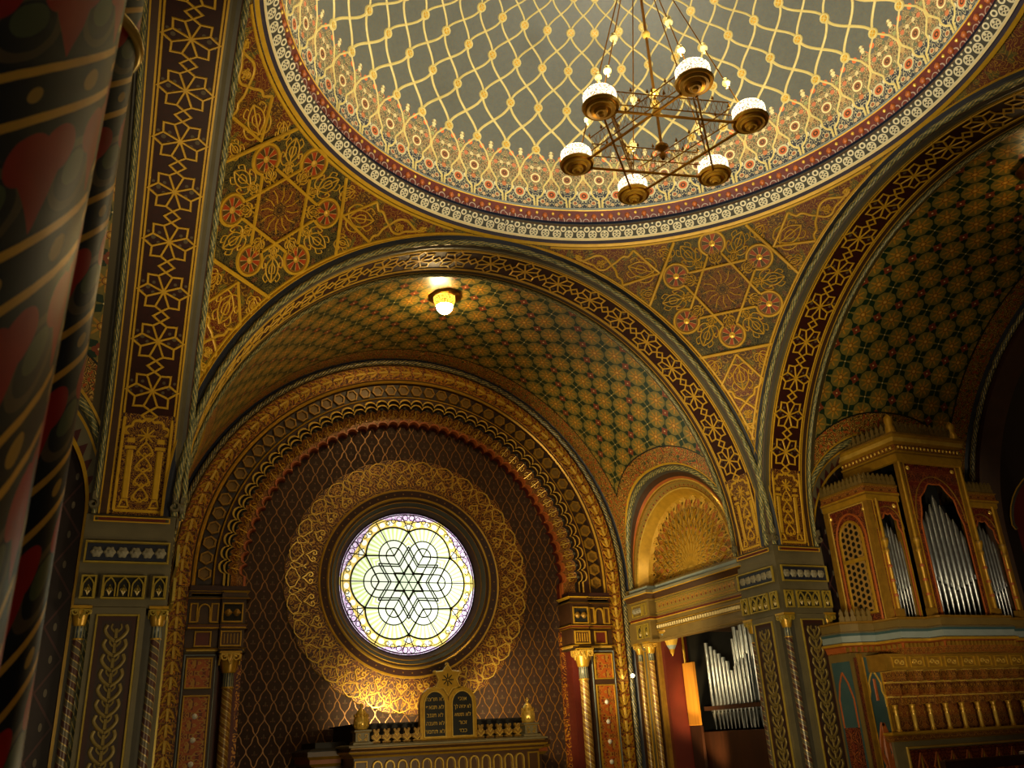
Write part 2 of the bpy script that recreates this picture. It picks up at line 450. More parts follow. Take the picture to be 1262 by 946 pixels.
def purplewall():
    x, z = uv(); A = x / .5 + z / .8; B = x / .5 - z / .8
    l = mn(ab(fr(A + .5) - .5), ab(fr(B + .5) - .5)) < .03
    d = ln((fr(x / .25) - .5) * .25 / .02, (fr(z / .4 + flo(x / .25) * .5) - .5) * .4 / .05) < 1
    c = mix(noise(vec(x, z), 9, 3), '2a1a1e', '1a1012'); c = mix(l, c, '4a2a2a'); c = mix(d, c, '6e6452')
    return dict(col=c, rough=.55)
M['purplewall'] = material('purple_diaper_wall', purplewall)
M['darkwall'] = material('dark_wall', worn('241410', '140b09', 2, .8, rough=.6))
def tymp():
    u, v = uv(); r = ln(u, v); th = at2(v, u); N = PI / 12
    k = fold(th, N) ; kk = k * r
    wv = ab(k - (.065 + sn(r * 9) * .055)) * r < .011
    wv2 = ab(k - (.065 - sn(r * 9 + .6) * .055)) * r < .011
    w = vines(kk, r, 12, 26, .4)
    c = mix(noise(vec(kk, r, 3.), 6, 1) > .5, '6a4414', '4a4420'); c = mix(noise(vec(kk, r, 5.), 7, 1) > .57, c, '96431c')
    g = mx(mx(wv, wv2), w)
    return dict(col=mix(g, c, 'c09a40'), gold=g, gm=.4, rough=.42, h=g, bd=.008)
M['tymp'] = material('tympanum_filigree', tymp)
M['hexback'] = material('coffer_ground', worn('2a120c', '160a08', 6, .7, rough=.5))
M['hexfill'] = material('coffer_fill', worn('7a5e22', '5a3a16', 7, .9, rough=.4))
def spiralmat(a, b, line):
    def f():
        u, v = uv(); t = fr(u / .25 * 1.0 + v / .16)
        c = mix(t < .5, a, b); c = mix(ab(t - .5) < .05, c, line); c = mix(ab(t - .03) < .03, c, line)
        return dict(col=c, rough=.32, gold=ab(t - .5) < .05)
    return f
M['spiral'] = material('spiral_painted_shaft', spiralmat('4a2c26', '565040', 'a8925c'))
M['spiral_gold'] = material('spiral_gilt_shaft', spiralmat('7e5420', '94743a', 'dcbc64'))
M['flute'] = material('fluted_neck', lambda: (lambda p: dict(col=mix(fr(p[0] / .055) < .5, '8c8668', '2c3a44'), rough=.35))(uv()))
def column():
    u, v = uv()                                     # metres: u round the shaft, v up
    s = fr((v - u * 1.05) / .24)                     # slanting band
    u2 = u + noise(vec(u, v), 8, 2) * .02
    bandm = s > .64; edge = mx(ab(s - .66) < .028, ab(s - .95) < .028)
    t = fr(u2 / .10); st = ln((t - .5) * .10, (s - .805) * .24) < (.011 + .005 * (fr(flo(u2 / .10) * .5) > .2))
    p = fold(u2, .13) * 1.35; q = s * .30
    heart = mn(ln(p - .03, q - .13) < .042, q > .09)
    heart = mx(heart, mn(q < .10, p < (q - .0) * .45))
    leaf = ab(ln(p - .085, q - .07) - .055) < .008; lf = ln(p - .085, q - .08) < .03
    n = noise(vec(u, v), 10, 4)
    c = mix(n, '1a2024', '25241c'); c = mix(lf, c, '4e5634'); c = mix(leaf, c, '5a4a30'); c = mix(heart, c, mix(n, 'c02810', '801408'))
    c = mix(bandm, c, '10161e'); c = mix(st * bandm, c, 'b08830'); g = edge
    c = mix(g, c, mix(n, 'f0bc48', 'b07c20'))
    return dict(col=c, rough=.4, spec=.15, gold=g, gm=.1)
M['column'] = material('painted_column', column)
def glass():
    o, x, y, z = oco(); R = 1.515
    u = x / R; w = z / R; r = ln(u, w); th = at2(w, u)
    k = fold(th + PI / 6, PI / 3)                   # 0 towards a foil
    fu = cs(k) * r - .437; fv = sn(k) * r; fr_ = ln(fu, fv); fa = at2(fv, fu)
    star = fr_ < .415
    n = noise(o, 1.1, 2)
    rays = ab(sn(fa * 17)) > .72
    c = mix(rays * (fr_ > .225), 'fbffdc', 'd0df8c'); c = mix(fr_ < .225, c, 'eef6d0')
    inner = (r * cs(ab(k - 0.0)) < .437) * (fu < 0.0)
    c = mix(inner, c, 'dfe8c8')
    hexd = mx(ab(w), mx(ab(w * .5 + u * .866), ab(w * .5 - u * .866)))
    c = mix(r < .2, c, 'c9d8b0')
    bor = inv(star) * (r > .55)
    dots = ln(fr(fa / .27) - .5, (fr_ - .475) * 9) < .33
    b = mix(dots, 'f0cf6a', 'ffffe8'); c = mix(bor, c, b)
    bub = bor * (r * cs(ab(ab(k) - PI / 6)) > .90)
    c = mix(bub, c, mix(noise(o, 22, 1) > .5, 'f4e2f4', 'c8a0c4'))
    st = mix_f(n > .5, 1.0, 1.0) * 1.0
    side = x * .25 + .86 - z * .08
    return dict(col='202018', em=side, emc=c, rough=.2)
M['glass'] = material('leaded_glass_daylight', glass)
M['palestone'] = material('pale_ledge_stone', worn('9c967c', '6c6650', 4, .8, rough=.5))
M['leafback'] = material('leaf_ground', worn('2e1a16', '1c1210', 6, .8, rough=.5))
M['lead'] = material('lead_came', worn('14120c', '080806', 5, .5, rough=.5))
M['shade'] = material('lamp_globe_lit', dict(col='fff2d8', em=5.0, emc='ffe6b0', rough=.4))
def crystal():
    u, v = uv(); n = noise(vec(u * 3, v * 3), 14, 2)
    return dict(col='4a3c28', em=(n > .5) * 2.0 + .30, emc='ffe9b4', rough=.2)
M['globe_dim'] = material('ceiling_globe_dim', dict(col='fff2d8', em=12.0, emc='ffd890', rough=.4))
M['globe'] = material('ceiling_globe_lit', dict(col='fff2d8', em=105.0, emc='ffd890', rough=.4))
M['ochre'] = material('ochre_gilt_stone', worn('7c6634', '4e3e20', 4, .8, rough=.42))
M['crystal'] = material('crystal_shade_lit', crystal)
M['openwork'] = material('openwork_collar_lit', lambda: (lambda p: dict(col='a87a20', em=(noise(vec(p[0], p[1]), 40, 1) > .5) * 2.5, emc='ffb838', metal=.3, rough=.3))(uv()))
M['brass'] = material('brass', gold('a8741e', '6a4410', .9, .28))
M['stone_ark'] = material('ark_grey_gold_stone', worn('8c7f58', '5a5040', 5, .8, rough=.45))
M['ark_brown'] = material('ark_brown_marble', worn('5a3a1c', '3a2210', 4, .8, rough=.35))
M['tablet'] = material('black_slate', worn('17150f', '0c0b08', 5, .6, rough=.35))
M['ark_roof'] = material('near_black_roof', worn('1c1410', '0e0a08', 5, .6, rough=.6))  # near-black tone for the rear roof of the ark
def grille():
    u, v = uv(); p = .115; a = fr(u / p); b = fr(v / p + flo(u / p) * .5)
    h = ln(a - .5, b - .5) < .36
    return dict(col=mix(h, '9a7638', '060403'), rough=.5, h=inv(h), bd=.02)
M['grille'] = material('hexagonal_grille', grille)
# ================================================================== the shell: dome, pendentives, arches
RS = 7.264; ARX = 5.0
# ---- dome
def dome_pt(az, el, h=0.0):
    e = math.radians(el); a = math.radians(az); r = 4.8 - h
    return (r * math.cos(e) * math.sin(a), -5 + r * math.cos(e) * math.cos(a), 5.6 + r * math.sin(e))
mb = MB()
els = list(np.linspace(4.2, 58, 28))
P = [[dome_pt(7.5 * i / 2, e) for e in els] for i in range(96)]
U = [[(i / 2, e) for e in els] for i in range(96)]
mb.grid(P, U, 'dome', cu=True)
dome_o = tag(mb.build('ceiling'), 'round painted dome over the square hall, grey-green with a gold net', 'dome', kind='structure')
mb = MB()
BO = [17.8, 27.3, 36.0, 44.0, 51.3]
for c in range(48):
    az0 = 7.5 * c
    def sf(x, y, h, az0=az0): 
        el = math.degrees(y / 4.8); return dome_pt(az0 + math.degrees(x / (4.8 * math.cos(y / 4.8))), el, h)
    def q(daz, el): return (math.radians(daz) * 4.8 * math.cos(math.radians(el)), math.radians(el) * 4.8)
    for k in range(4):
        for sg in (1, -1):
            L = [q(sg * 7.5 * (.5 - .5 * math.cos(PI * t)), BO[k] + (BO[k + 1] - BO[k]) * t) for t in np.linspace(0, 1, 13)]
            mb.rib(L, sf, .050 - .005 * k, .018, 'gold_paint', smooth=True)
    for k in range(5):
        cx, cy = q(0, BO[k]); n = 12
        mb.rib([(cx + .07 * math.cos(a), cy + .07 * math.sin(a)) for a in np.linspace(0, 2 * PI, n, endpoint=False)], sf, .036, .035, 'gold_paint', closed=True, smooth=True)
        i0 = mb.pts([sf(cx + .055 * math.cos(a), cy + .055 * math.sin(a), .02) for a in np.linspace(0, 2 * PI, n, endpoint=False)])
        mb.face(list(range(i0, i0 + n)), [(0, 0)] * n, 'gold_ochre')
        for a in (PI / 4, 3 * PI / 4):
            mb.rib([(cx - .05 * math.cos(a), cy - .05 * math.sin(a)), (cx + .05 * math.cos(a), cy + .05 * math.sin(a))], sf, .02, .035, 'gold_paint')
    og = [(0, 17.8), (.9, 16.9), (2.7, 15.0), (3.6, 13.0), (3.5, 11.5), (2.5, 10.1), (1.9, 9.2), (2.0, 8.1), (1.4, 7.0), (.35, 6.1), (.3, 4.3)]
    og = [tuple(np.array(og[i]) * (1 - t) + np.array(og[i + 1]) * t) for i in range(10) for t in (0, .5)] + [og[-1]]
    for sg in (1, -1):
        mb.rib([q(sg * a, e) for a, e in og], sf, .036, .014, 'gold_paint' , smooth=True)
mb.build('lattice', dome_o)
mb = MB()
n = 96
mb.tube([dome_pt(360 * i / n, 56.5, .05) for i in range(n)], .09, 'cream', closed=True)
for c in range(48):
    az = 7.5 * c + 3.75
    sfc = lambda x, y, h, az=az: dome_pt(az + math.degrees(x / 2.9), 54 + y, h)
    mb.rib([(.15 * math.cos(a), -2.4 * math.sin(a) + 2) for a in np.linspace(0, PI, 9)], sfc, .05, .05, 'cream', smooth=True)
    mb.rib([(0, 2), (0, -1.6)], sfc, .07, .05, 'cream')
mb.build('crown_border', dome_o)
mb = MB()
mb.lathe([(2.65, 9.65), (2.6, 9.9), (1.6, 10.5), (.1, 10.75)], (0, -5, 0), 'cream', seg=64)
mb.build('lantern', dome_o)
# ---- ring cornice
pr = [(4.985, 5.24), (4.95, 5.26), (4.93, 5.27), (4.90, 5.31), (4.885, 5.315), (4.865, 5.345), (4.72, 5.51), (4.74, 5.55), (4.775, 5.56), (4.78, 5.60), (4.81, 5.61), (4.835, 5.66), (4.80, 5.67), (4.745, 5.87), (4.738, 5.888), (4.742, 5.90), (4.765, 5.95), (4.795, 5.975)]
mt = ['gold_ochre', 'gold_ochre', 'purple', 'purple', 'cream', 'lace', 'brown', 'greyblue', 'greydark', 'blue', 'blue', 'blue', 'redband', 'gold_ochre', 'greyblue', 'greyblue', 'greyblue']
n = 192
mb = MB()
cur = [[(r * math.sin(2 * PI * i / n), -5 + r * math.cos(2 * PI * i / n), z) for i in range(n)] for r, z in pr]
# split so the UV v of the patterned strips starts at 0
for k in range(len(pr) - 1): mb.ring([cur[k], cur[k + 1]], mt[k], closed=True)
cor = tag(mb.build('trim_1'), 'circular cornice under the painted dome, white lace band above a purple line', 'cornice', kind='structure')
mb = MB()
for k in range(192):
    a = 2 * PI * k / 192; g = k % 2 == 0; r = 4.765 if g else 4.775; z = 5.80 if g else 5.76
    mb.lathe([(0.0, -.034), (.02, -.026), (.033, 0), (.02, .026), (0.0, .034)] if g else [(0.0, -.06), (.035, -.045), (.055, 0), (.035, .045), (0, .06)], (r * math.sin(a), -5 + r * math.cos(a), z), 'gold_bright' if g else 'redorange', seg=6)
b_ = mb.build('bead', cor); tag(b_, 'alternating gold and red beads', kind='stuff')

# ---- pendentives (local +x +y quadrant around the dome axis)
n0 = np.array([math.cos(math.radians(37.5)) / 2 ** .5, math.cos(math.radians(37.5)) / 2 ** .5, math.sin(math.radians(37.5))])
t1 = np.array([-1, 1, 0]) / 2 ** .5; t2 = np.cross(n0, -t1)
if t2[2] < 0: t2 = -t2
def pd_dir(az, el):
    a = math.radians(45 + az); e = math.radians(el); return np.array([math.cos(e) * math.cos(a), math.cos(e) * math.sin(a), math.sin(e)])
def pd_uv(az, el):
    d = pd_dir(az, el); return (float(RS * d.dot(t1) / d.dot(n0)), float(RS * d.dot(t2) / d.dot(n0)))
def pd_pt(u, v, h=0.0):
    d = n0 + t1 * (u / RS) + t2 * (v / RS); d = d / np.linalg.norm(d); return tuple(d * (RS - h))
def half_az(el):
    rho = RS * math.cos(math.radians(el)); return 45 - math.degrees(math.acos(min(1, 5.0 / rho)))
elT = math.degrees(math.acos(5 * 2 ** .5 / RS)); elR = math.degrees(math.acos(5.0 / RS))
def pendentive(name, rz, label, det=True):
    mb = MB(); NE, NA = 40, 40; P = []; U = []
    for i in range(NE + 1):
        el = elT + (elR - elT) * i / NE; ha = half_az(el) if i else .001
        P.append([tuple(pd_dir(ha * t, el) * RS) for t in np.linspace(-1, 1, NA + 1)])
        U.append([pd_uv(ha * t, el) for t in np.linspace(-1, 1, NA + 1)])
    mb.grid(P, U, 'pendent')
    R = lambda L, w=.06, h=.02, m='gold_ochre', closed=False: mb.rib(L, pd_pt, w, h, m, closed)
    S = lambda L, w=.022: mb.rib(cr(L), pd_pt, w, .014, 'gold_ochre', smooth=True)
    def palm(c, a, k, w=.022):
        ex, ey = np.array([math.cos(a), math.sin(a)]), np.array([-math.sin(a), math.cos(a)]); f = lambda p, q: tuple(np.array(c) + (ex * p + ey * q) * k)
        S([f(-.9, 0), f(1, 0)], w)
        for s2 in (1, -1):
            S([f(-.9, 0), f(-.3, .5 * s2), f(.4, .45 * s2), f(1, 0)], w); S([f(-.5, 0), f(-.1, .25 * s2), f(.3, .2 * s2), f(.35, .0)], w * .8)
            S([f(-.9, 0), f(-1.0, .5 * s2), f(-.6, .85 * s2), f(-.1, .85 * s2), f(-.2, .6 * s2), f(-.45, .65 * s2)], w)
            S([f(.2, .5 * s2), f(.6, .75 * s2), f(.95, .5 * s2), f(.8, .35 * s2)], w * .8)
    if det:
        for sg in (1, -1):
            E_ = [(sg * (half_az(e) - .45), e + .0) for e in np.linspace(elT + 1.2, elR - .3, 60)]
            R([pd_uv(*p) for p in E_], .05)
            A_ = [(7.5 * sg, 45.9), (13.75 * sg, 36.75)]
            R([pd_uv(*p) for p in A_], .065)
            mir = lambda L: [pd_uv(sg * a, e) for a, e in L]
            R(mir([(18.6, 40.3), (11.2, 41.6), (16.1, 45.5)]), .055)
            S(mir([(16.1, 45.5), (17.0, 44.8), (17.4, 44.6), (18.2, 44.7), (19.0, 44.4), (19.8, 43.9), (20.8, 43.5), (22, 42.9), (23.3, 42.9), (24.5, 43.6), (26, 44.0), (27.2, 44.5), (28.4, 45.2)]), .045)
            S(mir([(18.6, 40.3), (18.8, 41.2), (19.6, 41.7), (19.9, 42.6), (20.8, 43.5), (21.8, 44.5), (23, 45.0), (24.2, 45.0), (25.6, 44.6), (27, 44.3), (28.2, 44.6)]), .045)
            R(mir([(27.0, 44.9), (27.9, 45.1), (28.4, 44.8), (27.6, 44.5), (27.0, 44.9)]), .035)
            R(mir([(0, 27.5), (3.35, 23.15)]), .05); S(mir([(3.35, 23.15), (2.6, 22.3), (1.8, 22.0), (1.5, 21.2), (.6, 20.7), (0, 20.1), (-.9, 19.3), (-1.5, 18.2), (-1.0, 17.2), (-.2, 16.6), (.5, 15.9)]), .05)
            R(mir([(-.5, 16.9), (.5, 16.9), (.5, 15.9), (-.5, 15.9), (-.5, 16.9)]), .03)
        R([pd_uv(6.1, 27.85), pd_uv(-6.1, 27.85)], .065)
        R([pd_uv(a, elR - .35) for a in np.linspace(-34, 34, 60)], .06)
        ce = [(.9 * math.cos(PI / 2 + k * PI / 3), .9 * math.sin(PI / 2 + k * PI / 3)) for k in range(6)]
        for k in range(6):
            c0, c1 = np.array(ce[k]), np.array(ce[(k + 2) % 6]); d = (c1 - c0) / np.linalg.norm(c1 - c0)
            R([c0 + d * .25, c1 - d * .25], .055, .022)
            phi = math.atan2(-c0[1], -c0[0])
            R([(c0[0] + .235 * math.cos(a), c0[1] + .235 * math.sin(a)) for a in np.linspace(phi + math.radians(30), phi + 2 * PI - math.radians(30), 29)], .055, .024)
            P = [[pd_pt(c0[0] + r * math.cos(a), c0[1] + r * math.sin(a), .012 + (.02 if r < .05 else 0)) for r in (0.001, .05, .06, .21)] for a in np.linspace(0, 2 * PI, 24, endpoint=False)]
            mb.grid(P, [[(r * math.cos(a), r * math.sin(a)) for r in (0, .05, .06, .21)] for a in np.linspace(0, 2 * PI, 24, endpoint=False)], 'medal', cu=True)
            mb.rib(spiral(ce[k] * np.array([0, 0]), .001, 0, 0), pd_pt, .001, .001, 'gold_ochre') if False else None
            # leaf scrolls between medallions and in the points of the star
            m2 = PI / 2 + (k + .5) * PI / 3; cx, cy = 1.0 * math.cos(m2), 1.0 * math.sin(m2)
            palm((.93 * cx, .93 * cy), m2, .22); palm((.66 * cx, .66 * cy), m2, .10, .016)
            palm((c0[0] * .72, c0[1] * .72), math.atan2(c0[1], c0[0]), .12, .016)
            for s2 in ():
                tx, ty = 0, 0
                R([(cx + tx * .05 - .1 * math.cos(m2), cy + ty * .05 - .1 * math.sin(m2)), (cx + tx * .2, cy + ty * .2), (cx + tx * .13 + .12 * math.cos(m2), cy + ty * .13 + .12 * math.sin(m2)), (cx + .3 * math.cos(m2), cy + .3 * math.sin(m2))], .024, .015, 'gold_ochre')
        for k in range(12):
            a = k * PI / 6 + PI / 12; c_ = (.5 * math.cos(a), .5 * math.sin(a))
            for s2 in (1, -1):
                R(spiral((c_[0] - s2 * .06 * math.sin(a), c_[1] + s2 * .06 * math.cos(a)), .06, a, .8, 9, s2, .3), .02, .014, 'gold_ochre')
            b = k * PI / 6; R([(.13 * math.cos(b), .13 * math.sin(b)), (.24 * math.cos(b + .12), .24 * math.sin(b + .12)), (.36 * math.cos(b), .36 * math.sin(b))], .018, .012, 'gold_ochre')
        for kk in ((14.8, 42.5), (-14.8, 42.5), (0, 24.0)):
            c_ = pd_uv(*kk)
            for j in range(6):
                pass
            palm(c_, math.atan2(c_[1], c_[0]), .27, .026)
        for kk in ((9.5, 44.4), (-9.5, 44.4), (13.8, 38.6), (-13.8, 38.6), (4.0, 26.0), (-4.0, 26.0), (23, 43.8), (-23, 43.8), (0, 18.3)):
            c_ = pd_uv(*kk); palm(c_, math.atan2(c_[1], c_[0]), .15 if abs(kk[0]) < 20 and kk[1] > 20 else .08, .018)
    o = mb.build(name, loc=(0, -5, 0), rz=rz)
    return tag(o, label, 'pendentive', kind='structure')
pendentive('ceiling_pendentive', 0, 'gilded pendentive with six-pointed strapwork star, between the rose window arch and the organ arch')
pendentive('ceiling_pendentive', PI / 2, 'gilded pendentive with six-pointed strapwork star, beside the tall rosette band on the left')
pendentive('ceiling_pendentive', PI, 'gilded pendentive out of sight behind the viewer', det=False)
pendentive('ceiling_pendentive', -PI / 2, 'gilded pendentive out of sight behind the viewer', det=False)

# ---- the four great arches
RI = 5.06; WS = 1.15
def aedicule(mb, sf, z0, z1, c, w):
    """gilt panel: two little columns carrying a lobed arch; sf(a, b, h) with a upwards"""
    R = lambda L, ww=.03, m='gold_ochre', closed=False: mb.rib(L, sf, ww, .012, m, closed)
    x0, x1 = c - w / 2, c + w / 2
    R([(z0, x0), (z1 - .05, x0)], .045); R([(z0, x1), (z1 - .05, x1)], .045); R([(z0, x0), (z0, x1)], .045)
    for s_ in (1, -1):
        xc = c + s_ * w * .31
        R([(z0 + .17, xc), (z1 - .50, xc)], .085)
        R([(z0 + .05, xc - .06), (z0 + .05, xc + .06), (z0 + .15, xc + .03), (z0 + .15, xc - .03), (z0 + .05, xc - .06)], .028)
        R([(z1 - .46, xc - .07), (z1 - .46, xc + .07)], .05); R([(z1 - .36, xc - .05), (z1 - .36, xc + .05)], .07)
    L = [(z1 - .27 + .0 * a, x0 + .02) for a in (0,)]
    for k in range(5):
        a0 = PI * k / 5; a1 = PI * (k + 1) / 5
        for t in np.linspace(0, 1, 5):
            a = a0 + (a1 - a0) * t; r = w * .40 + .05 * math.sin(PI * t)
            L.append((z1 - .27 + r * .72 * math.sin(a), c - r * math.cos(a)))
    L.append((z1 - .27, x1 - .02)); R(L, .04)
    h = z1 - .5 - z0
    for k in range(4):
        y = z0 + .12 + k * h / 4
        for s_ in (1, -1):
            R([(y, c), (y + .08, c + s_ * .1), (y + .16, c + s_ * .05), (y + h / 4, c)], .026)
            R(spiral((y + .05, c + s_ * .07), .045, 0, .8, 8, s_, .3), .02)
        R([(y + .02, c - .03), (y + .06, c), (y + .02, c + .03)], .02)
    for k in range(8):
        a = k * PI / 4; R([(z1 - .29, c), (z1 - .29 + .12 * math.cos(a), c + .12 * math.sin(a))], .026)
def great_arch(name, loc, rz, label):
    root = empty(name, loc, rz); tag(root, label, 'arch', kind='structure')
    mb = MB()
    LEG = -.17; N = 144
    K = lambda r, y: arc(r, y, 0, LEG, N)
    prof = [((5.275, -.012), 'gold_ochre'), ((5.245, -.028), 'gold_ochre'), ((5.238, -.012), 'blue'), ((5.20, .02), 'blue'), ((5.145, .03), 'greydark'), ((5.085, .02), 'brown'), ((RI, .05), 'greydark'), ((RI - .012, .10), 'grey'), ((RI, .15), 'grey'), ((RI, .18), 'gold_ochre'), ((RI, .205), None)]
    for (p0, m), (p1, _) in zip(prof[:-1], prof[1:]): mb.ring([K(*p0), K(*p1)], m)
    for (y0, y1, m) in ((.92, .945, 'gold_ochre'), (.945, 1.03, 'brown'), (1.03, 1.05, 'gold_ochre'), (1.05, WS + .02, 'greydark')): mb.ring([K(RI, y0), K(RI, y1)], m)
    mb.build('moulding', root)
    mb = MB(); mb.tube(dense(K(5.10, .0), .05), .044, 'rope', seg=12, twist=(.32, 2)); mb.build('rope_moulding', root)
    mb = MB(); mb.tube(dense(K(5.03, 1.10), .06), .035, 'rope', seg=8, twist=(.2, 2)); mb.build('rope_moulding', root)
    # soffit band: u = arc length from the crown
    mb = MB(); n = 160; TH = math.radians(75.8); P = []; U = []
    for i in range(n + 1):
        t = -TH + 2 * TH * i / n; P.append([(RI * math.sin(t), y, RI * math.cos(t)) for y in (.205, .92)]); U.append([(t * RI, y) for y in (.205, .92)])
    mb.grid(P, U, 'soffit')
    sf = lambda a, b, h: ((RI - h) * math.sin(a / RI), b, (RI - h) * math.cos(a / RI))
    ST = math.radians(8) * RI; R = lambda L, closed=False: mb.rib(L, sf, .032, .012, 'gold_ochre', closed)
    for k in range(-9, 10):
        cx = k * ST; out = []
        for j in range(8):
            a = j * PI / 4; r = .275 if j % 4 == 0 else .315 ; r = .34 if j % 4 == 2 else r
            out += [(cx + r * math.cos(a), .5625 + r * math.sin(a))]
            a2 = a + PI / 8; nt_ = (cx + .235 * math.cos(a2), .5625 + .235 * math.sin(a2)); out += [nt_]; R([(cx, .5625), nt_])
        R(out, True)
        mb.lathe([(.001, 0), (.03, 0)], (0, 0, 0), 'gold_ochre') if False else None
        if k < 9:
            m = cx + ST / 2; hh = ST / 2 - .275
            R([(m - hh, .5625), (m, .5625 + .10), (m + hh, .5625), (m, .5625 - .10)], True)
    for s_ in (1, -1):
        m = s_ * (9 * ST + ST / 2); hh = ST / 2 - .275; R([(m - hh, .5625), (m, .6625), (m + hh, .5625), (m, .4625)], True)
    for b in (.235, .89): R([(-TH * RI + i * 2 * TH * RI / n, b) for i in range(n + 1)])
    mb.build('rosette_band', root)
    mb = MB()
    for s_ in (1, -1):
        def pt(z, b, h, s_=s_):
            x = math.sqrt(max(RI * RI - z * z, 0)) if z > 0 else RI
            return (s_ * (x - h), b, z)
        zs = np.linspace(-.17, RI * math.cos(TH), 16)
        mb.grid([[pt(z, b, 0) for b in (.205, .92)] for z in zs], [[(z, b) for b in (.205, .92)] for z in zs], 'soffit_panel')
        aedicule(mb, pt, -.10, 1.24, .5625, .62)
        for b in (.235, .89): mb.rib([(z, b) for z in zs], pt, .024, .012, 'maroon')
    mb.build('aedicule_panel', root)
    return root
great_arch('arch', (0, 0, 0), 0, 'great round arch with rosette soffit, in front of the rose window bay')
great_arch('arch', (5, -5, 0), -PI / 2, 'great round arch with rosette soffit, in front of the organ bay')
great_arch('arch', (-5, -5, 0), PI / 2, 'great round arch whose rosette band climbs straight up beside the foreground column')

# ---- vaulted bays
RV = 5.12; YE = 5.3
def sgp(v, p): return math.copysign(abs(v) ** p, v)
def lun(t, f=1.0, dx=0.0):
    y = 3.1 + f * 2.15 * sgp(math.cos(t), 2 / 2.3); z = f * 2.15 * sgp(math.sin(t), 2 / 2.3)
    return (math.sqrt(RV * RV - z * z) + dx, y, z)
def vault(name, loc, rz, label):
    mb = MB(); ys = [WS] + [3.1 + 2.15 * sgp(math.cos(t), 2 / 2.3) for t in np.linspace(PI, 0, 61)][0:] + [YE]
    ys = sorted(set(round(y, 5) for y in ys if y >= WS - 1e-6)); P = []; U = []
    for y in ys:
        q = max(0.0, 1 - (abs(y - 3.1) / 2.15) ** 2.3); z0 = 2.15 * q ** (1 / 2.3)
        th0 = math.asin(z0 / RV); row = []; u_ = []
        for t in np.linspace(th0, PI - th0, 81): row.append((RV * math.cos(t), y, RV * math.sin(t))); u_.append((y, RV * t))
        P.append(row); U.append(u_)
    mb.grid(P, U, 'vault')
    return tag(mb.build(name, loc=loc, rz=rz), label, 'vault', kind='structure')
vault('ceiling_vault', (0, 0, 0), 0, 'barrel vault with green and gold diaper pattern above the rose window')
vault('ceiling_vault', (5, -5, 0), -PI / 2, 'dark barrel vault with diaper pattern above the organ')
vault('ceiling_vault', (-5, -5, 0), PI / 2, 'barrel vault edge with red flowers between the foreground column and the rosette band')

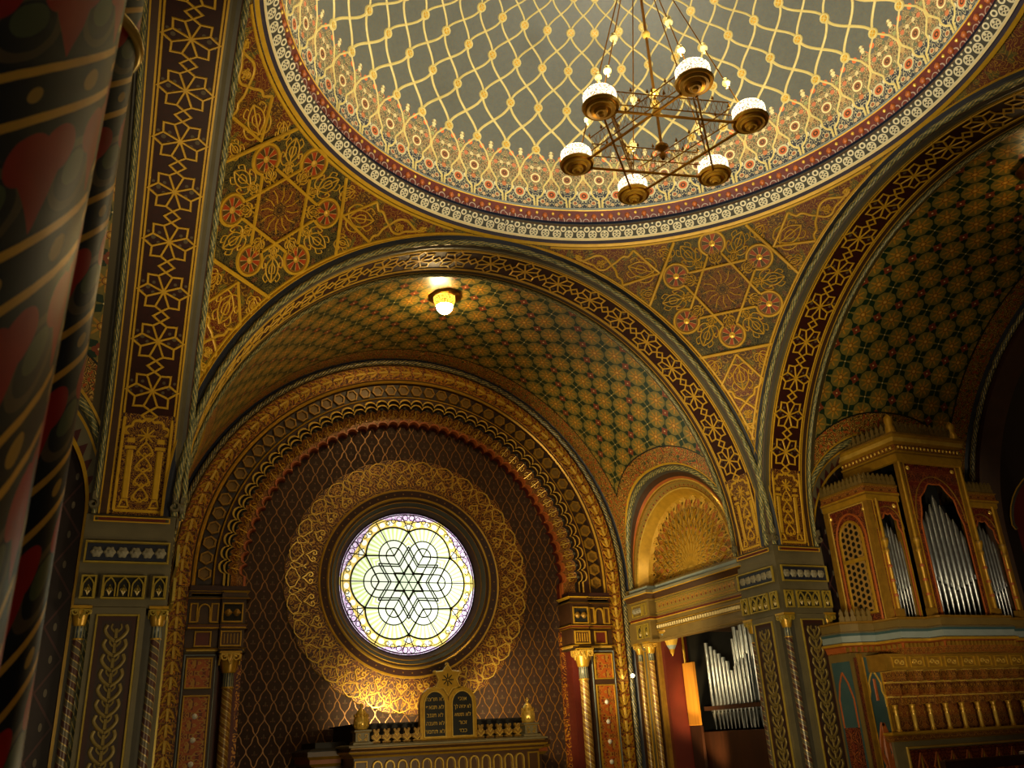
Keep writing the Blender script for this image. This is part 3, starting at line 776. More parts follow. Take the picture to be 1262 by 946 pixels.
def lunette(name, loc, rz, s_, kind, label):
    """side wall of a bay on the local x = s_*5 side; kind 'open' (tympanum over an opening) or 'blind'"""
    mb = MB(lambda p: (s_ * p[0], p[1], p[2])); N = 72; ts = np.linspace(0, PI, N + 1)
    BOT = -.2 if kind == 'open' else -ZF
    def leg(c): return [(c[0][0], c[0][1], BOT)] + c + [(c[-1][0], c[-1][1], BOT)]
    c0 = leg([lun(t) for t in ts]); c0b = leg([lun(t, .975, .0) for t in ts])
    def cc(r, x, zc=-.15, yc=3.1): return leg([(x, yc + r * math.cos(t), zc + r * math.sin(t)) for t in ts])
    root = empty(name, loc, rz); tag(root, label, 'wall', kind='structure')
    def blend(f, r, x):
        return leg([tuple(np.array(lun(t)) * (1 - f) + np.array((x, 3.1 + r * math.cos(t), -.15 + r * math.sin(t))) * f) for t in ts])
    if kind == 'open':
        seq = [(c0, 'gold_ochre'), (blend(.08, 1.9, 5.18), 'greydark'), (blend(.42, 1.9, 5.18), 'brown'), (blend(.62, 1.9, 5.16), 'redorange'), (blend(.72, 1.9, 5.16), 'gold_bright'), (blend(.79, 1.9, 5.12), 'gold_dark'), (blend(.83, 1.92, 5.16), 'beadband'), (cc(1.86, 5.16), 'gold_dark'), (cc(1.84, 5.14), 'gold_bright'), (cc(1.81, 5.15), 'gold'), (cc(1.70, 5.36), 'gold'), (cc(1.62, 5.42), None)]
    else:
        seq = [(c0, 'gold_ochre'), (blend(.08, 1.9, 5.18), 'greydark'), (blend(.42, 1.9, 5.18), 'gold_ochre'), (blend(.5, 1.9, 5.18), 'zigzag'), (blend(.92, 1.9, 5.16), 'gold_ochre'), (cc(1.88, 5.16), 'maroon'), (cc(1.86, 5.30), None)]
    for (a, m), (b, _) in zip(seq[:-1], seq[1:]): mb.ring([a, b], m)
    mb.build('archivolt', root)
    mb = MB(lambda p: (s_ * p[0], p[1], p[2]))
    rp = [tuple(np.array(lun(t)) * .78 + np.array((5.14, 3.1 + 1.9 * math.cos(t), -.15 + 1.9 * math.sin(t))) * .22) for t in ts]
    mb.tube(dense(leg(rp), .05), .055, 'rope', seg=10, twist=(.4, 2)); mb.build('rope_moulding', root)
    mb = MB(lambda p: (s_ * p[0], p[1], p[2]))
    if kind == 'open':
        rr = [.001] + list(np.linspace(.1, 1.66, 12)); P = []; U = []
        for t in np.linspace(0, 2 * PI, 73):
            row = []; u_ = []
            for r in rr:
                y, z = r * math.cos(t), r * math.sin(t)
                if z < 0: z = z * .25
                row.append((5.40 - .02 * math.cos(r * 2), 3.1 + y, .08 + z - .15)); u_.append((y, z - .3))
            P.append(row); U.append(u_)
        mb.grid(P, U, 'tymp')
        sf = lambda a, b, h: (5.40 - h, 3.1 + a, .08 + b - .15)
        for k in range(13):
            a = PI * (k + .5) / 13; c_ = (1.5 * math.cos(a), 1.5 * math.sin(a))
            for j in range(5):
                b = a + (j - 2) * .5; d = .12
                mb.rib([(c_[0] - .06 * math.cos(a), c_[1] - .06 * math.sin(a)), (c_[0] + d * math.cos(b), c_[1] + d * math.sin(b))], sf, .045, .03, 'gold_bright')
            mb.rib([(c_[0] - .14 * math.cos(a), c_[1] - .14 * math.sin(a)), (c_[0], c_[1])], sf, .05, .03, 'gold_bright')
        for k in range(16):
            a = PI * (k + .5) / 16
            for s2 in (1, -1):
                L = []
                for r in np.linspace(.12, 1.32, 15):
                    w = .5 * PI / 16 * (1 + .9 * math.sin(r * 9 + 0)); L.append((r * math.cos(a + s2 * w), r * math.sin(a + s2 * w)))
                mb.rib(L, sf, .022, .02, 'gold')
        mb.build('tympanum', root)
    else:
        # solid wall inside the arch
        P = []; U = []
        for t in [None] + list(ts) + [None]:
            pass
        cur = cc(1.88, 5.30); mid = [(5.30, 3.1, max(-.15, p[2]) if p[2] > BOT + .01 else BOT) for p in cur]
        mid = [(5.30, 3.1 + .0, p[2]) for p in cur]
        rows = []; Us = []
        for a, b in zip(cur, mid): rows.append([a, b]); Us.append([(a[1], a[2]), (b[1], b[2])])
        mb.grid(rows, Us, 'purplewall', smooth=False); mb.build('wall_panel', root)
    return root
# ================================================================== east wall: stepped arch and rose window
lunette('wall_south', (0, 0, 0), 0, 1, 'open', 'side wall with gilded half-round tympanum above the recessed organ pipes')
lunette('wall_north', (0, 0, 0), 0, -1, 'blind', 'side wall of the rose window bay hidden behind the left pier')
lunette('wall_north', (-5, -5, 0), PI / 2, 1, 'blind', 'purple diapered wall with zigzag border between the foreground column and the left pier')
lunette('wall_south', (5, -5, 0), -PI / 2, -1, 'blind', 'dark wall behind the organ case with a round-arched border')
YW = 5.80; SPR = -.30
def east_wall():
    root = tag(empty('wall_east'), 'east wall with brown and gold trellis around the rose window, framed by stepped arches', 'wall', kind='structure')
    K = lambda r, y, leg: arc(r, y, .05, leg, 144)
    mb = MB()
    seq = [((5.13, 5.28), 'gold_ochre', -ZF), ((5.10, 5.28), 'blue', -ZF), ((5.03, 5.36), 'greydark', -ZF), ((4.98, 5.37), 'maroon', -ZF), ((4.90, 5.34), 'gold_dark', -ZF), ((4.885, 5.33), 'leafband', -ZF), ((4.56, 5.33), 'gold_dark', -ZF), ((4.55, 5.34), None, -ZF)]
    for (p0, m, l), (p1, _, _) in zip(seq[:-1], seq[1:]): mb.ring([K(*p0, l), K(*p1, l)], m)
    seq = [((4.55, 5.34), 'brown'), ((4.52, 5.33), 'gold_bright'), ((4.49, 5.30), 'gold'), ((4.46, 5.33), 'brown'), ((4.44, 5.40), 'hexback'), ((4.16, 5.42), 'brown'), ((4.14, 5.37), 'gold'), ((4.11, 5.36), 'brown'), ((4.10, 5.38), None)]
    for (p0, m), (p1, _) in zip(seq[:-1], seq[1:]): mb.ring([K(*p0, SPR), K(*p1, SPR)], m)
    mb.build('archivolt', root)
    # gilt leaves on the outer band
    mb = MB(); st = .27; pos = []
    for k in range(-32, 55 + 32):
        s0 = (k + .5) * st; Lh = PI * 4.73
        if s0 < 0: pos.append(((4.73, .05 + s0), PI / 2))
        elif s0 > Lh: pos.append(((-4.73, .05 - (s0 - Lh)), -PI / 2))
        else: a = s0 / 4.73; pos.append(((4.73 * math.cos(a), .05 + 4.73 * math.sin(a)), a + PI / 2))
    for (cx, cz), a in pos:
        ex = (math.cos(a), math.sin(a)); et = (-math.sin(a), math.cos(a))
        g = lambda p, q, h: (cx + p * ex[0] + q * et[0], 5.328 - h, cz + p * ex[1] + q * et[1])
        mb.rib([(-.11, 0), (0, 0), (.11, 0)], g, .07, .025, 'gold_bright')
        for s_ in (1, -1):
            mb.rib([(-.10, s_ * .01), (-.04, s_ * .07), (.06, s_ * .12), (.02, s_ * .05)], g, .055, .02, 'gold')
            mb.rib([(-.13, s_ * .03), (-.13, s_ * .13), (-.05, s_ * .14)], g, .03, .014, 'gold_dark')
    mb.build('leaf_relief', root)
    mb = MB(); mb.tube(dense(K(4.97, 5.31, -ZF), .06), .055, 'rope_dark', seg=8, twist=(.35, 2)); mb.build('rope_moulding', root)
    # hexagonal coffers
    mb = MB(); NH = 44
    for k in range(NH + 1):
        a = PI * (k) / NH if 0 < k < NH else (0.0 if k == 0 else PI)
        cx, cz = 4.30 * math.cos(a), .05 + 4.30 * math.sin(a); ex = (math.cos(a), math.sin(a)); et = (-math.sin(a), math.cos(a))
        sf = lambda p, q, h: (cx + p * et[0] + q * ex[0], 5.405 - h, cz + p * et[1] + q * ex[1])
        mb.rib([(.12 * math.cos(j * PI / 3), .12 * math.sin(j * PI / 3)) for j in range(6)], sf, .05, .05, 'gold_dark', closed=True)
        i0 = mb.pts([sf(.1 * math.cos(j * PI / 3), .1 * math.sin(j * PI / 3), .012) for j in range(6)]); mb.face(range(i0, i0 + 6), [(0, 0)] * 6, 'hexfill')
    mb.build('coffer', root)
    # scalloped arches
    NS = 45
    def sc(r0, amp, y, over=0.0):
        L = []
        for k in range(NS):
            for t in np.linspace(0, 1, 9)[:-1]:
                x = 2 * t - 1; r = r0 + amp * math.sqrt(max(0, 1 - x * x * .98)); a = PI * (k + t) / NS; L.append((r * math.cos(a), y, .05 + r * math.sin(a)))
        L.append((-r0 - amp * .14, y, .05)); L[0] = (r0 + amp * .14, y, .05)
        return [(L[0][0], y, SPR)] + L + [(L[-1][0], y, SPR)]
    flat = lambda r, y: [(r * math.cos(PI * i / (NS * 8)), y, .05 + r * math.sin(PI * i / (NS * 8))) for i in range(NS * 8 + 1)]
    def flat2(r, y): f = flat(r, y); return [(r, y, SPR)] + f + [(-r, y, SPR)]
    seq = [(flat2(4.10, 5.38), 'maroon'), (sc(3.94, .13, 5.38), 'gold'), (sc(3.935, .13, 5.33), 'gold_bright'), (sc(3.895, .13, 5.325), 'brown'), (sc(3.89, .13, 5.42), 'black'), (sc(3.855, .12, 5.42), 'gold'), (sc(3.85, .115, 5.37), 'gold_bright'), (sc(3.82, .112, 5.365), 'brown'), (sc(3.815, .11, 5.45), 'black'), (sc(3.78, .10, 5.47), 'arabesque'), (sc(3.66, .10, 5.60), 'arabesque'), (sc(3.54, .12, 5.60), 'gold_dark'), (sc(3.53, .12, 5.57), 'redorange'), (sc(3.49, .12, 5.57), 'redorange'), (sc(3.47, .11, 5.66), 'red'), (sc(3.46, .10, 5.84), None)]
    mb = MB()
    for (a, m), (b, _) in zip(seq[:-1], seq[1:]): mb.ring([a, b], m)
    mb.build('scalloped_arch', root)
    mb = MB()
    for k in range(NS):
        a = PI * (k + .5) / NS; cx, cz = 3.70 * math.cos(a), .05 + 3.70 * math.sin(a); et = (-math.sin(a), math.cos(a)); ex = (math.cos(a), math.sin(a))
        sf = lambda p, q, h: (cx + p * et[0] + q * ex[0], 5.535 - q * .9 - h, cz + p * et[1] + q * ex[1])
        for s_ in (1, -1): mb.rib(spiral((s_ * .05, .02), .05, PI / 2, .85, 9, -s_, .3), sf, .02, .02, 'gold')
        mb.rib([(0, -.09), (0, .12)], sf, .024, .02, 'gold_bright')
        mb.lathe([(.001, -.035), (.03, -.02), (.038, .01), (.001, .03)], (3.87 * math.cos(a), 5.42, .05 + 3.87 * math.sin(a)), 'greydark', seg=8, ax='y')
    mb.build('scroll_ornament', root)
    # rose wall
    ang = sorted(set(np.round(np.concatenate([np.linspace(0, 2 * PI, 145)]), 6)))
    zc = .085; W = 3.72
    def outer(a):
        c, s = math.cos(a), math.sin(a)
        # the wall ends at |x| = W below and at the arch above
        if s > 0:
            b = zc - .05; d = b * s; return -d + math.sqrt(d * d - b * b + W * W)
        t = W / abs(c) if abs(c) > 1e-6 else 1e9
        return min(t, (ZF + zc) / max(-s, 1e-6))
    mb = MB(); P = []; U = []
    for a in ang:
        row = []; u_ = []
        for r in (2.0, outer(a)):
            x, z = r * math.cos(a), zc + r * math.sin(a); row.append((x, YW, z)); u_.append((x, z))
        P.append(row); U.append(u_)
    mb.grid(P, U, 'trellis', smooth=False)
    for s_ in (1, -1):   # lower corners that the polar sheet leaves open
        a0 = math.atan2(ZF + zc, W); i0 = mb.pts([(s_ * 0, YW + .002, -ZF), (s_ * W, YW + .002, -ZF), (s_ * W, YW + .002, -ZF + 1)]); mb.face((i0, i0 + 1, i0 + 2), [(0, -ZF), (W, -ZF), (W, -ZF + 1)], 'trellis')
    mb.build('wall_panel', root)
    # filigree ring
    mb = MB(); NF = 30; n = 360
    outr = [2.63 + .10 * math.sqrt(max(0, 1 - (2 * ((i * NF / n) % 1) - 1) ** 2)) + (.0) for i in range(n)]
    P = []; U = []
    for i in range(n):
        a = 2 * PI * i / n; row = []; u_ = []
        for r, y in ((2.02, 5.79), (2.02, 5.775), (outr[i], 5.775), (outr[i] + .01, 5.80)):
            row.append((r * math.cos(a), y, zc + r * math.sin(a))); u_.append((a * 2.626, r))
        P.append(row); U.append(u_)
    mb.grid(P, U, ['gold_dark', 'filigree', 'gold'], smooth=False, cu=True)
    for k in range(NF):
        a = 2 * PI * k / NF; ex = (math.cos(a), math.sin(a)); et = (-math.sin(a), math.cos(a))
        sf = lambda p, q, h: (q * ex[0] + p * et[0], 5.775 - h, zc + q * ex[1] + p * et[1])
        for s_ in (1, -1):
            mb.rib([(0, 2.36), (s_ * .03, 2.30), (s_ * .105, 2.23)] + spiral((s_ * .062, 2.19), .058, 0 if s_ > 0 else PI, .95, 10, -s_, .2), sf, .034, .024, 'gold_bright')
            mb.rib([(0, 2.40), (s_ * .08, 2.46), (s_ * .17, 2.50), (s_ * .2, 2.60), (s_ * .12, 2.66), (0, 2.70)], sf, .032, .022, 'gold_bright')
            mb.rib([(s_ * .27, 2.62), (s_ * .2, 2.56), (s_ * .22, 2.44), (s_ * .27, 2.38), (s_ * .2, 2.28)], sf, .026, .018, 'gold_bright')
            mb.rib([(s_ * .05, 2.48), (s_ * .1, 2.55), (s_ * .04, 2.62)], sf, .02, .012, 'gold')
    mb.build('filigree_ring', root)
    # window surround
    C_ = lambda r, y: circ(r, y, zc, 144)
    mb = MB()
    seq = [((2.04, 5.79), 'gold_bright'), ((2.02, 5.75), 'gold'), ((1.985, 5.76), 'maroon'), ((1.85, 5.79), 'gold_bright'), ((1.83, 5.76), 'gold'), ((1.80, 5.78), 'brown'), ((1.75, 5.83), 'gold'), ((1.735, 5.82), 'greydark'), ((1.66, 5.90), 'gold_dark'), ((1.64, 5.90), 'brown'), ((1.56, 6.0), 'black'), ((1.53, 6.06), None)]
    for (p0, m), (p1, _) in zip(seq[:-1], seq[1:]): mb.ring([C_(*p0), C_(*p1)], m, closed=True)
    for k in range(60):
        a = 2 * PI * k / 60; mb.lathe([(.001, -.015), (.018, -.006), (.018, .01)], (1.915 * math.cos(a), 5.775, zc + 1.915 * math.sin(a)), 'gold_dark', seg=6, ax='y')
    mb.build('window_surround', root)
    # rose window
    wr = tag(empty('window_1', (0, 6.04, zc)), 'round rose window with leaded six-pointed star, bright with daylight', 'window', kind='structure')
    R = 1.515; mb = MB(); rr = [.001, .4, .8, 1.2, 1.53]
    mb.grid([[(r * math.cos(a), .0, r * math.sin(a)) for r in rr] for a in np.linspace(0, 2 * PI, 97)], [[(r * math.cos(a), r * math.sin(a)) for r in rr] for a in np.linspace(0, 2 * PI, 97)], 'glass', smooth=False)
    mb.build('window_pane', wr)
    mb = MB(); sf = lambda p, q, h: (p * R, -.004 - h, q * R)
    def L_(P, w=.016, cl=False): mb.rib(P, sf, w, .012, 'lead', cl)
    pc = lambda r, a: (r * math.cos(a), r * math.sin(a))
    for k in range(6):
        a = k * PI / 3; cx, cy = pc(.437, a)
        L_([(0, 0), pc(1.0, a)], .016)
        L_([(cx + .415 * math.cos(t), cy + .415 * math.sin(t)) for t in np.linspace(a - 1.08, a + 1.08, 25)], .026)
        for rr_, in_ in ((.225, .0), (.118, .0)):
            S = [(cx + rr_ * math.cos(t), cy + rr_ * math.sin(t)) for t in np.linspace(a - PI / 2, a + PI / 2, 19)]
            e = .437 if rr_ < .2 else .30
            s0 = (S[0][0] - e * math.cos(a), S[0][1] - e * math.sin(a)); s1 = (S[-1][0] - e * math.cos(a), S[-1][1] - e * math.sin(a))
            L_([s0] + S + [s1], .019)
        b = a + PI / 6; tip = pc(.735, b)
        for (r0, r1, w_) in ((.437, .735, .024), (.293, .52, .02), (.15, .26, .018)):
            L_([pc(r0, a), pc(r1, b)], w_); L_([pc(r1, b), pc(r0, a + PI / 3)], w_)
        L_([tip, pc(.97, b - .1)], .016); L_([tip, pc(.97, b + .1)], .016)
        for s_ in (1, -1):
            for j in range(4):
                c_ = pc(.945 - .012 * j, b + s_ * (.055 + .10 * j)); q = .043 - .005 * j
                L_([(c_[0] + q * math.cos(t), c_[1] + q * math.sin(t)) for t in np.linspace(0, 2 * PI, 10, endpoint=False)], .012, True)
        # foil border
        L_([(cx + .525 * math.cos(t), cy + .525 * math.sin(t)) for t in np.linspace(a - 1.12, a + 1.12, 21)], .012)
    L_([pc(.995, t) for t in np.linspace(0, 2 * PI, 96, endpoint=False)], .02, True)
    mb.build('window_lead', wr)
    # shafts of the stepped arch, left and right
    for s_, side in ((-1, 'left'), (1, 'right')):
        T = lambda p, s_=s_: (s_ * p[0], p[1], p[2])
        pil = tag(empty('pillar'), 'gilded jamb with capital and spiral shaft, %s of the rose window' % side, 'pillar', kind='structure')
        mb = MB(T)
        mb.box(3.92, 4.54, 5.28, 5.9, -ZF, SPR - .03, 'brown'); mb.box(3.56, 3.95, 5.42, 5.9, -ZF, -1.42, 'red'); mb.box(3.50, 3.95, 5.2, 5.9, -1.46, SPR - .03, 'brown')
        mb.build('shaft', pil)
        mb = MB(T); path = [(3.44, 5.86), (3.44, 5.16), (3.96, 5.16), (3.96, 5.22), (4.56, 5.22), (4.56, 5.5)]
        if True:
            pr_ = lambda: None
            def M_(prof, m): mb.mould([(x, y) for x, y in path], [(-e, z) for e, z in prof], m)
            M_([(.0, SPR + .0), (-.0, SPR), (.04, SPR - .02), (.06, SPR - .05), (.06, SPR - .09), (.01, SPR - .13), (-.03, SPR - .16)], ['greydark', 'gold_ochre', 'gold', 'greydark', 'greydark', 'gold_dark'])
            M_([(.0, -.93), (.03, -.94), (.04, -.97), (.03, -1.0), (-.01, -1.02)], ['gold', 'red', 'gold', 'brown'])
            M_([(.0, -1.36), (.05, -1.38), (.05, -1.41), (.0, -1.45)], ['gold', 'gold_bright', 'greydark'])
        mb.build('cornice', pil)
        mb = MB(T); mb.box(3.50, 4.54, 5.24, 5.95, SPR - .04, SPR + .10, 'maroon'); mb.build('impost_block', pil)
        mb = MB(T)
        f = lambda y0: (lambda a, b, h: (a, y0 - h, b))
        g1, g2 = f(5.195), f(5.275)
        rect = lambda x0, x1, z0, z1: [(x0, z0), (x1, z0), (x1, z1), (x0, z1)]
        for (g, x0, x1, z0, z1, m) in ((g1, 3.56, 3.92, -.88, -.54, 'black'), (g1, 3.56, 3.92, -1.32, -1.06, 'ark_brown'), (g2, 4.0, 4.12, -.88, -.54, 'ark_brown'), (g2, 4.38, 4.5, -.88, -.54, 'ark_brown'), (g2, 4.1, 4.38, -1.32, -1.06, 'red'), (g2, 4.04, 4.48, -2.06, -1.54, 'pilaster_warm'), (g2, 4.04, 4.48, -7.4, -2.2, 'pilaster_warm')):
            i0 = mb.pts([g(x0, z0, .004), g(x1, z0, .004), g(x1, z1, .004), g(x0, z1, .004)]); mb.face(range(i0, i0 + 4), [(z0, x0), (z0, x1), (z1, x1), (z1, x0)], m)
            mb.rib(rect(x0, x1, z0, z1), g, .035, .03, 'gold', closed=True)
        mb.rib([(4.14, -.88)] + [(4.25 + .10 * math.cos(t), -.66 + .11 * math.sin(t)) for t in np.linspace(PI, 0, 9)] + [(4.36, -.88)], g2, .035, .04, 'gold')
        for xx in (3.66, 3.82): mb.lathe([(.001, -.05), (.05, -.04), (.07, 0)], (xx, 5.19, -.71), 'gold_dark', seg=10, ax='y', flute=.15, fn=6)
        for j in range(5): mb.rib([(3.62 + j * .06, -1.28), (3.62 + j * .06, -1.10)], g1, .02, .02, 'gold')
        mb.rib(rect(3.975, 4.525, -7.5, -1.48), g2, .022, .02, 'greyblue', closed=True)
        for j in range(12): mb.lathe([(.001, -.03), (.035, -.02), (.05, 0)], (4.26, 5.27, -2.55 - j * .40), 'white', seg=8, ax='y')
        mb.build('gilt_panel', pil)
        capital(pil, (s_ * 3.73, 5.24, -1.46), .17, 'column_gold')
        mb = MB(T); mb.box(3.45, 3.56, 5.74, 5.86, -ZF, -1.0, 'leafband'); mb.build('border_strip', pil)
def volute(mb, c, n, r, mat, z0):
    """two scrolls and leaves on one face; n outward normal in plan"""
    n = np.array(n, float); n /= np.linalg.norm(n); t = np.array([-n[1], n[0]])
    for s_ in (1, -1):
        sf = lambda a, b, h: (c[0] + t[0] * a + n[0] * h, c[1] + t[1] * a + n[1] * h, z0 + b)
        mb.rib([(0, -r * 1.1), (s_ * r * .25, -r * .5), (s_ * r * .4, -r * .05), (s_ * r * .95, -r * .1)] + spiral((s_ * r * .58, -r * .35), r * .36, 0 if s_ > 0 else PI, 1.0, 12, -s_, .15), sf, r * .2, r * .16, mat)
    mb.rib([(-r, 0), (r, 0)], sf, r * .16, r * .2, mat)
def capital(parent, o, r, kind, shaft_z=-ZF, shaft_mat='spiral_gold', gold_='gold_bright'):
    x, y, z = o
    mb = MB(); mb.lathe([(r * .72, -r * 2.0), (r * .85, -r * 1.5), (r * .95, -r * .9), (r * 1.1, -r * .25), (r * 1.05, 0)], o, 'gold', seg=16, flute=.06, fn=8)
    for a in (-PI / 2, PI, 0): volute(mb, (x + r * math.cos(a), y + r * math.sin(a)), (math.cos(a), math.sin(a)), r * 1.0, gold_, z - .02)
    mb.box(x - r * 1.15, x + r * 1.15, y - r * 1.15, y + r * 1.15, z - .005, z + .03, 'gold')
    k = mb.build('capital', parent)
    mb = MB(); mb.lathe([(r * .66, -r * 3.7), (r * .7, -r * 3.6), (r * .62, -r * 3.5), (r * .6, -r * 2.1), (r * .74, -r * 2.0)], o, ['gold', 'gold', 'flute', 'gold'], seg=20)
    mb.build('fluted_neck', parent)
    mb = MB(); mb.lathe([(r * .58, shaft_z - z), (r * .58, -r * 3.65)], o, shaft_mat, seg=20); mb.build('colonnette', parent)
east_wall()

# ---- piers
def rosette(mb, sf, a, b, r, mat='greyblue'):
    P = []; U = []
    for i in range(24):
        t = 2 * PI * i / 24; k = .90 + .10 * math.cos(6 * t); row = []; u_ = []
        for q, h in ((.001, .05), (.22, .055), (.28, .02), (.7, .045), (1.0, .0)):
            row.append(sf(a + r * q * k * math.cos(t), b + r * q * k * math.sin(t), h)); u_.append((q, t))
        P.append(row); U.append(u_)
    mb.grid(P, U, mat, cu=True)
def arcade(mb, sf, a0, a1, b0, b1, n):
    i0 = mb.pts([sf(a0, b0, .003), sf(a1, b0, .003), sf(a1, b1, .003), sf(a0, b1, .003)]); mb.face(range(i0, i0 + 4), [(0, 0)] * 4, 'black')
    mb.rib([(a0, b0), (a1, b0), (a1, b1), (a0, b1)], sf, .03, .035, 'gold_paint2', closed=True)
    w = (a1 - a0) / n
    for k in range(n):
        c = a0 + w * (k + .5); q = w * .40; zs = b1 - .10
        L = [(c - q, b0 + .02), (c - q, zs - .02), (c - q * .9, zs + .01), (c - q * .55, zs + .045), (c, zs + .085), (c + q * .55, zs + .045), (c + q * .9, zs + .01), (c + q, zs - .02), (c + q, b0 + .02)]
        mb.rib(L, sf, .022, .03, 'gold_paint2')
        mb.rib([(c, b0 + .03), (c, zs - .01)], sf, .016, .015, 'gold_paint2')
        mb.rib([(c - .035, zs - .09), (c, zs - .03), (c + .035, zs - .09)], sf, .03, .018, 'gold_paint2')
        mb.rib([(c - .03, b0 + .11), (c, b0 + .05), (c + .03, b0 + .11), (c, b0 + .15), (c - .03, b0 + .11)], sf, .02, .018, 'cream')
M['gold_paint2'] = material('gold_arcade_line', gold('b8a040', '8a7228', .3, .4))
PW = 1.13   # width of each pier face
ENT = [(-.175, 0.0, 'grey'), (-.18, .03, 'grey'), (-.20, .03, 'greyblue'), (-.29, .03, 'grey'), (-.30, .05, 'grey'), (-.30, .12, 'palestone'), (-.36, .14, 'gold_ochre'), (-.375, .125, 'greydark'), (-.40, .10, 'greydark'), (-.48, .04, 'gold_ochre'), (-.495, .05, 'grey'), (-.52, .035, 'grey'), (-.855, .035, 'gold_ochre'), (-.87, .06, 'red'), (-.91, .06, 'gold_ochre'), (-.925, .05, 'grey'), (-.95, .03, 'grey'), (-1.335, .03, 'gold_ochre'), (-1.345, .065, 'grey'), (-1.375, .06, 'grey'), (-1.40, .0, None)]
def entab(mb, path, flip=False):
    pr_ = [((e if not flip else -e), z) for z, e, m in ENT]
    mb.mould(path, pr_, [m for z, e, m in ENT[:-1]])
def pier(name, s_, label):
    """corner of the crossing at (0,0); faces look to -y and to -s_*x"""
    cx = s_ * 5.05
    T = lambda p: (cx + s_ * p[0], p[1] + .0, p[2])
    root = tag(empty(name, (0, 0, 0)), label, 'pillar', kind='structure')
    mb = MB(T); e = .10
    mb.box(e, PW, e, PW, -ZF, -1.38, 'greydark'); mb.box(.02, PW, .02, PW, -1.40, -.17, 'grey')
    # raised pilasters on both faces
    mb.box(.27, .92, .0, .2, -ZF, -1.38, 'grey', .012); mb.box(.0, .2, .27, .92, -ZF, -1.38, 'grey', .012)
    mb.build('shaft', root)
    mb = MB(T); entab(mb, [(PW, .35), (PW, 0), (0, 0), (0, PW), (.3, PW)][::-1], flip=True); mb.build('cornice', root)
    # faces: W (a -> x, normal -y), N (a -> y, normal -x)
    fw = lambda off: (lambda a, b, h: (a, -off - h, b)); fn_ = lambda off: (lambda a, b, h: (-off - h, a, b))
    for fc, fcn in ((fw, 'w'), (fn_, 'n')):
        mb = MB(T); g = fc(.03); rect = lambda a0, a1, b0, b1: [(a0, b0), (a1, b0), (a1, b1), (a0, b1)]
        mb.rib(rect(.10, PW - .10, -.275, -.215), g, .018, .01, 'gold_ochre', closed=True)
        i0 = mb.pts([g(.15, -.262, .006), g(PW - .15, -.262, .006), g(PW - .15, -.228, .006), g(.15, -.228, .006)]); mb.face(range(i0, i0 + 4), [(0, 0)] * 4, 'red')
        mb.build('fillet_panel', root)
        mb = MB(T); g = fc(.036)
        i0 = mb.pts([g(.09, -.80, .003), g(PW - .06, -.80, .003), g(PW - .06, -.575, .003), g(.09, -.575, .003)]); mb.face(range(i0, i0 + 4), [(0, 0)] * 4, 'blue')
        mb.rib(rect(.07, PW - .05, -.82, -.555), g, .03, .035, 'gold_paint2', closed=True)
        for k in range(6): rosette(mb, g, .17 + k * .155, -.688, .08, 'rosette')
        mb.build('rosette_frieze', root)
        mb = MB(T); g = fc(.032)
        arcade(mb, g, .06, .22, -1.28, -1.0, 1); arcade(mb, g, .32, .82, -1.28, -1.0, 3); arcade(mb, g, .91, 1.07, -1.28, -1.0, 1)
        mb.build('arcade_frieze', root)
        mb = MB(T); g = fc(.002)
        i0 = mb.pts([g(.36, -ZF + 1, .004), g(.83, -ZF + 1, .004), g(.83, -1.50, .004), g(.36, -1.50, .004)]); mb.face(range(i0, i0 + 4), [(-ZF + 1, .0), (-ZF + 1, .47), (-1.5, .47), (-1.5, .0)], 'maroon')
        i0 = mb.pts([g(.42, -ZF + 1, .006), g(.77, -ZF + 1, .006), g(.77, -1.56, .006), g(.42, -1.56, .006)]); mb.face(range(i0, i0 + 4), [(-ZF + 1, -.175), (-ZF + 1, .175), (-1.56, .175), (-1.56, -.175)], 'leafback')
        mb.rib(rect(.35, .84, -ZF + 1, -1.49), g, .028, .025, 'gold_paint2', closed=True)
        for j in range(36):
            zc = -1.68 - j * .18
            for q in (1, -1):
                mb.rib(cr([(.595, zc - .14), (.595 + q * .08, zc - .08), (.595 + q * .13, zc - .0), (.595 + q * .11, zc + .07)]), g, .05, .02, 'leafgold', smooth=True)
                mb.rib(cr([(.595 + q * .02, zc - .02), (.595 + q * .06, zc + .03), (.595 + q * .05, zc + .08)]), g, .03, .016, 'leafgold')
            mb.rib([(.595, zc - .10), (.595, zc + .02)], g, .05, .018, 'leafgold')
        mb.build('pilaster_panel', root)
    for (a, b) in ((.115, .115), (1.03, .10), (.10, 1.03)):
        capital(root, (cx + s_ * a, b, -1.40), .105, '', shaft_mat='spiral', gold_='gold_paint2')
    # scrolls where the rope mouldings land
    mb = MB(T)
    for (a, b) in ((.06, -.02), (PW - .06, -.02), (-.02, .06), (-.02, PW - .06)):
        g = (lambda p, q, h, a=a, b=b: (a + p, b - h, q)) if b < 0 else (lambda p, q, h, a=a, b=b: (a - h, b + p, q))
        mb.rib([(0, .12)] + spiral((.0, -.05), .075, PI / 2, 1.1, 14, 1, .2), g, .045, .05, 'grey')
    mb.build('volute', root)
    return root
M['rosette'] = material('pale_rosette_stone', worn('948c76', '5e584a', 9, .8, rough=.5))
M['leafgold'] = material('leaf_relief', gold('8e7a3c', '5c4c24', .3, .45))
pier('pillar', -1, 'painted corner pier on the left with rosette frieze, foot of the tall rosette band')
pier('pillar', 1, 'painted corner pier between the recessed organ pipes and the organ case')

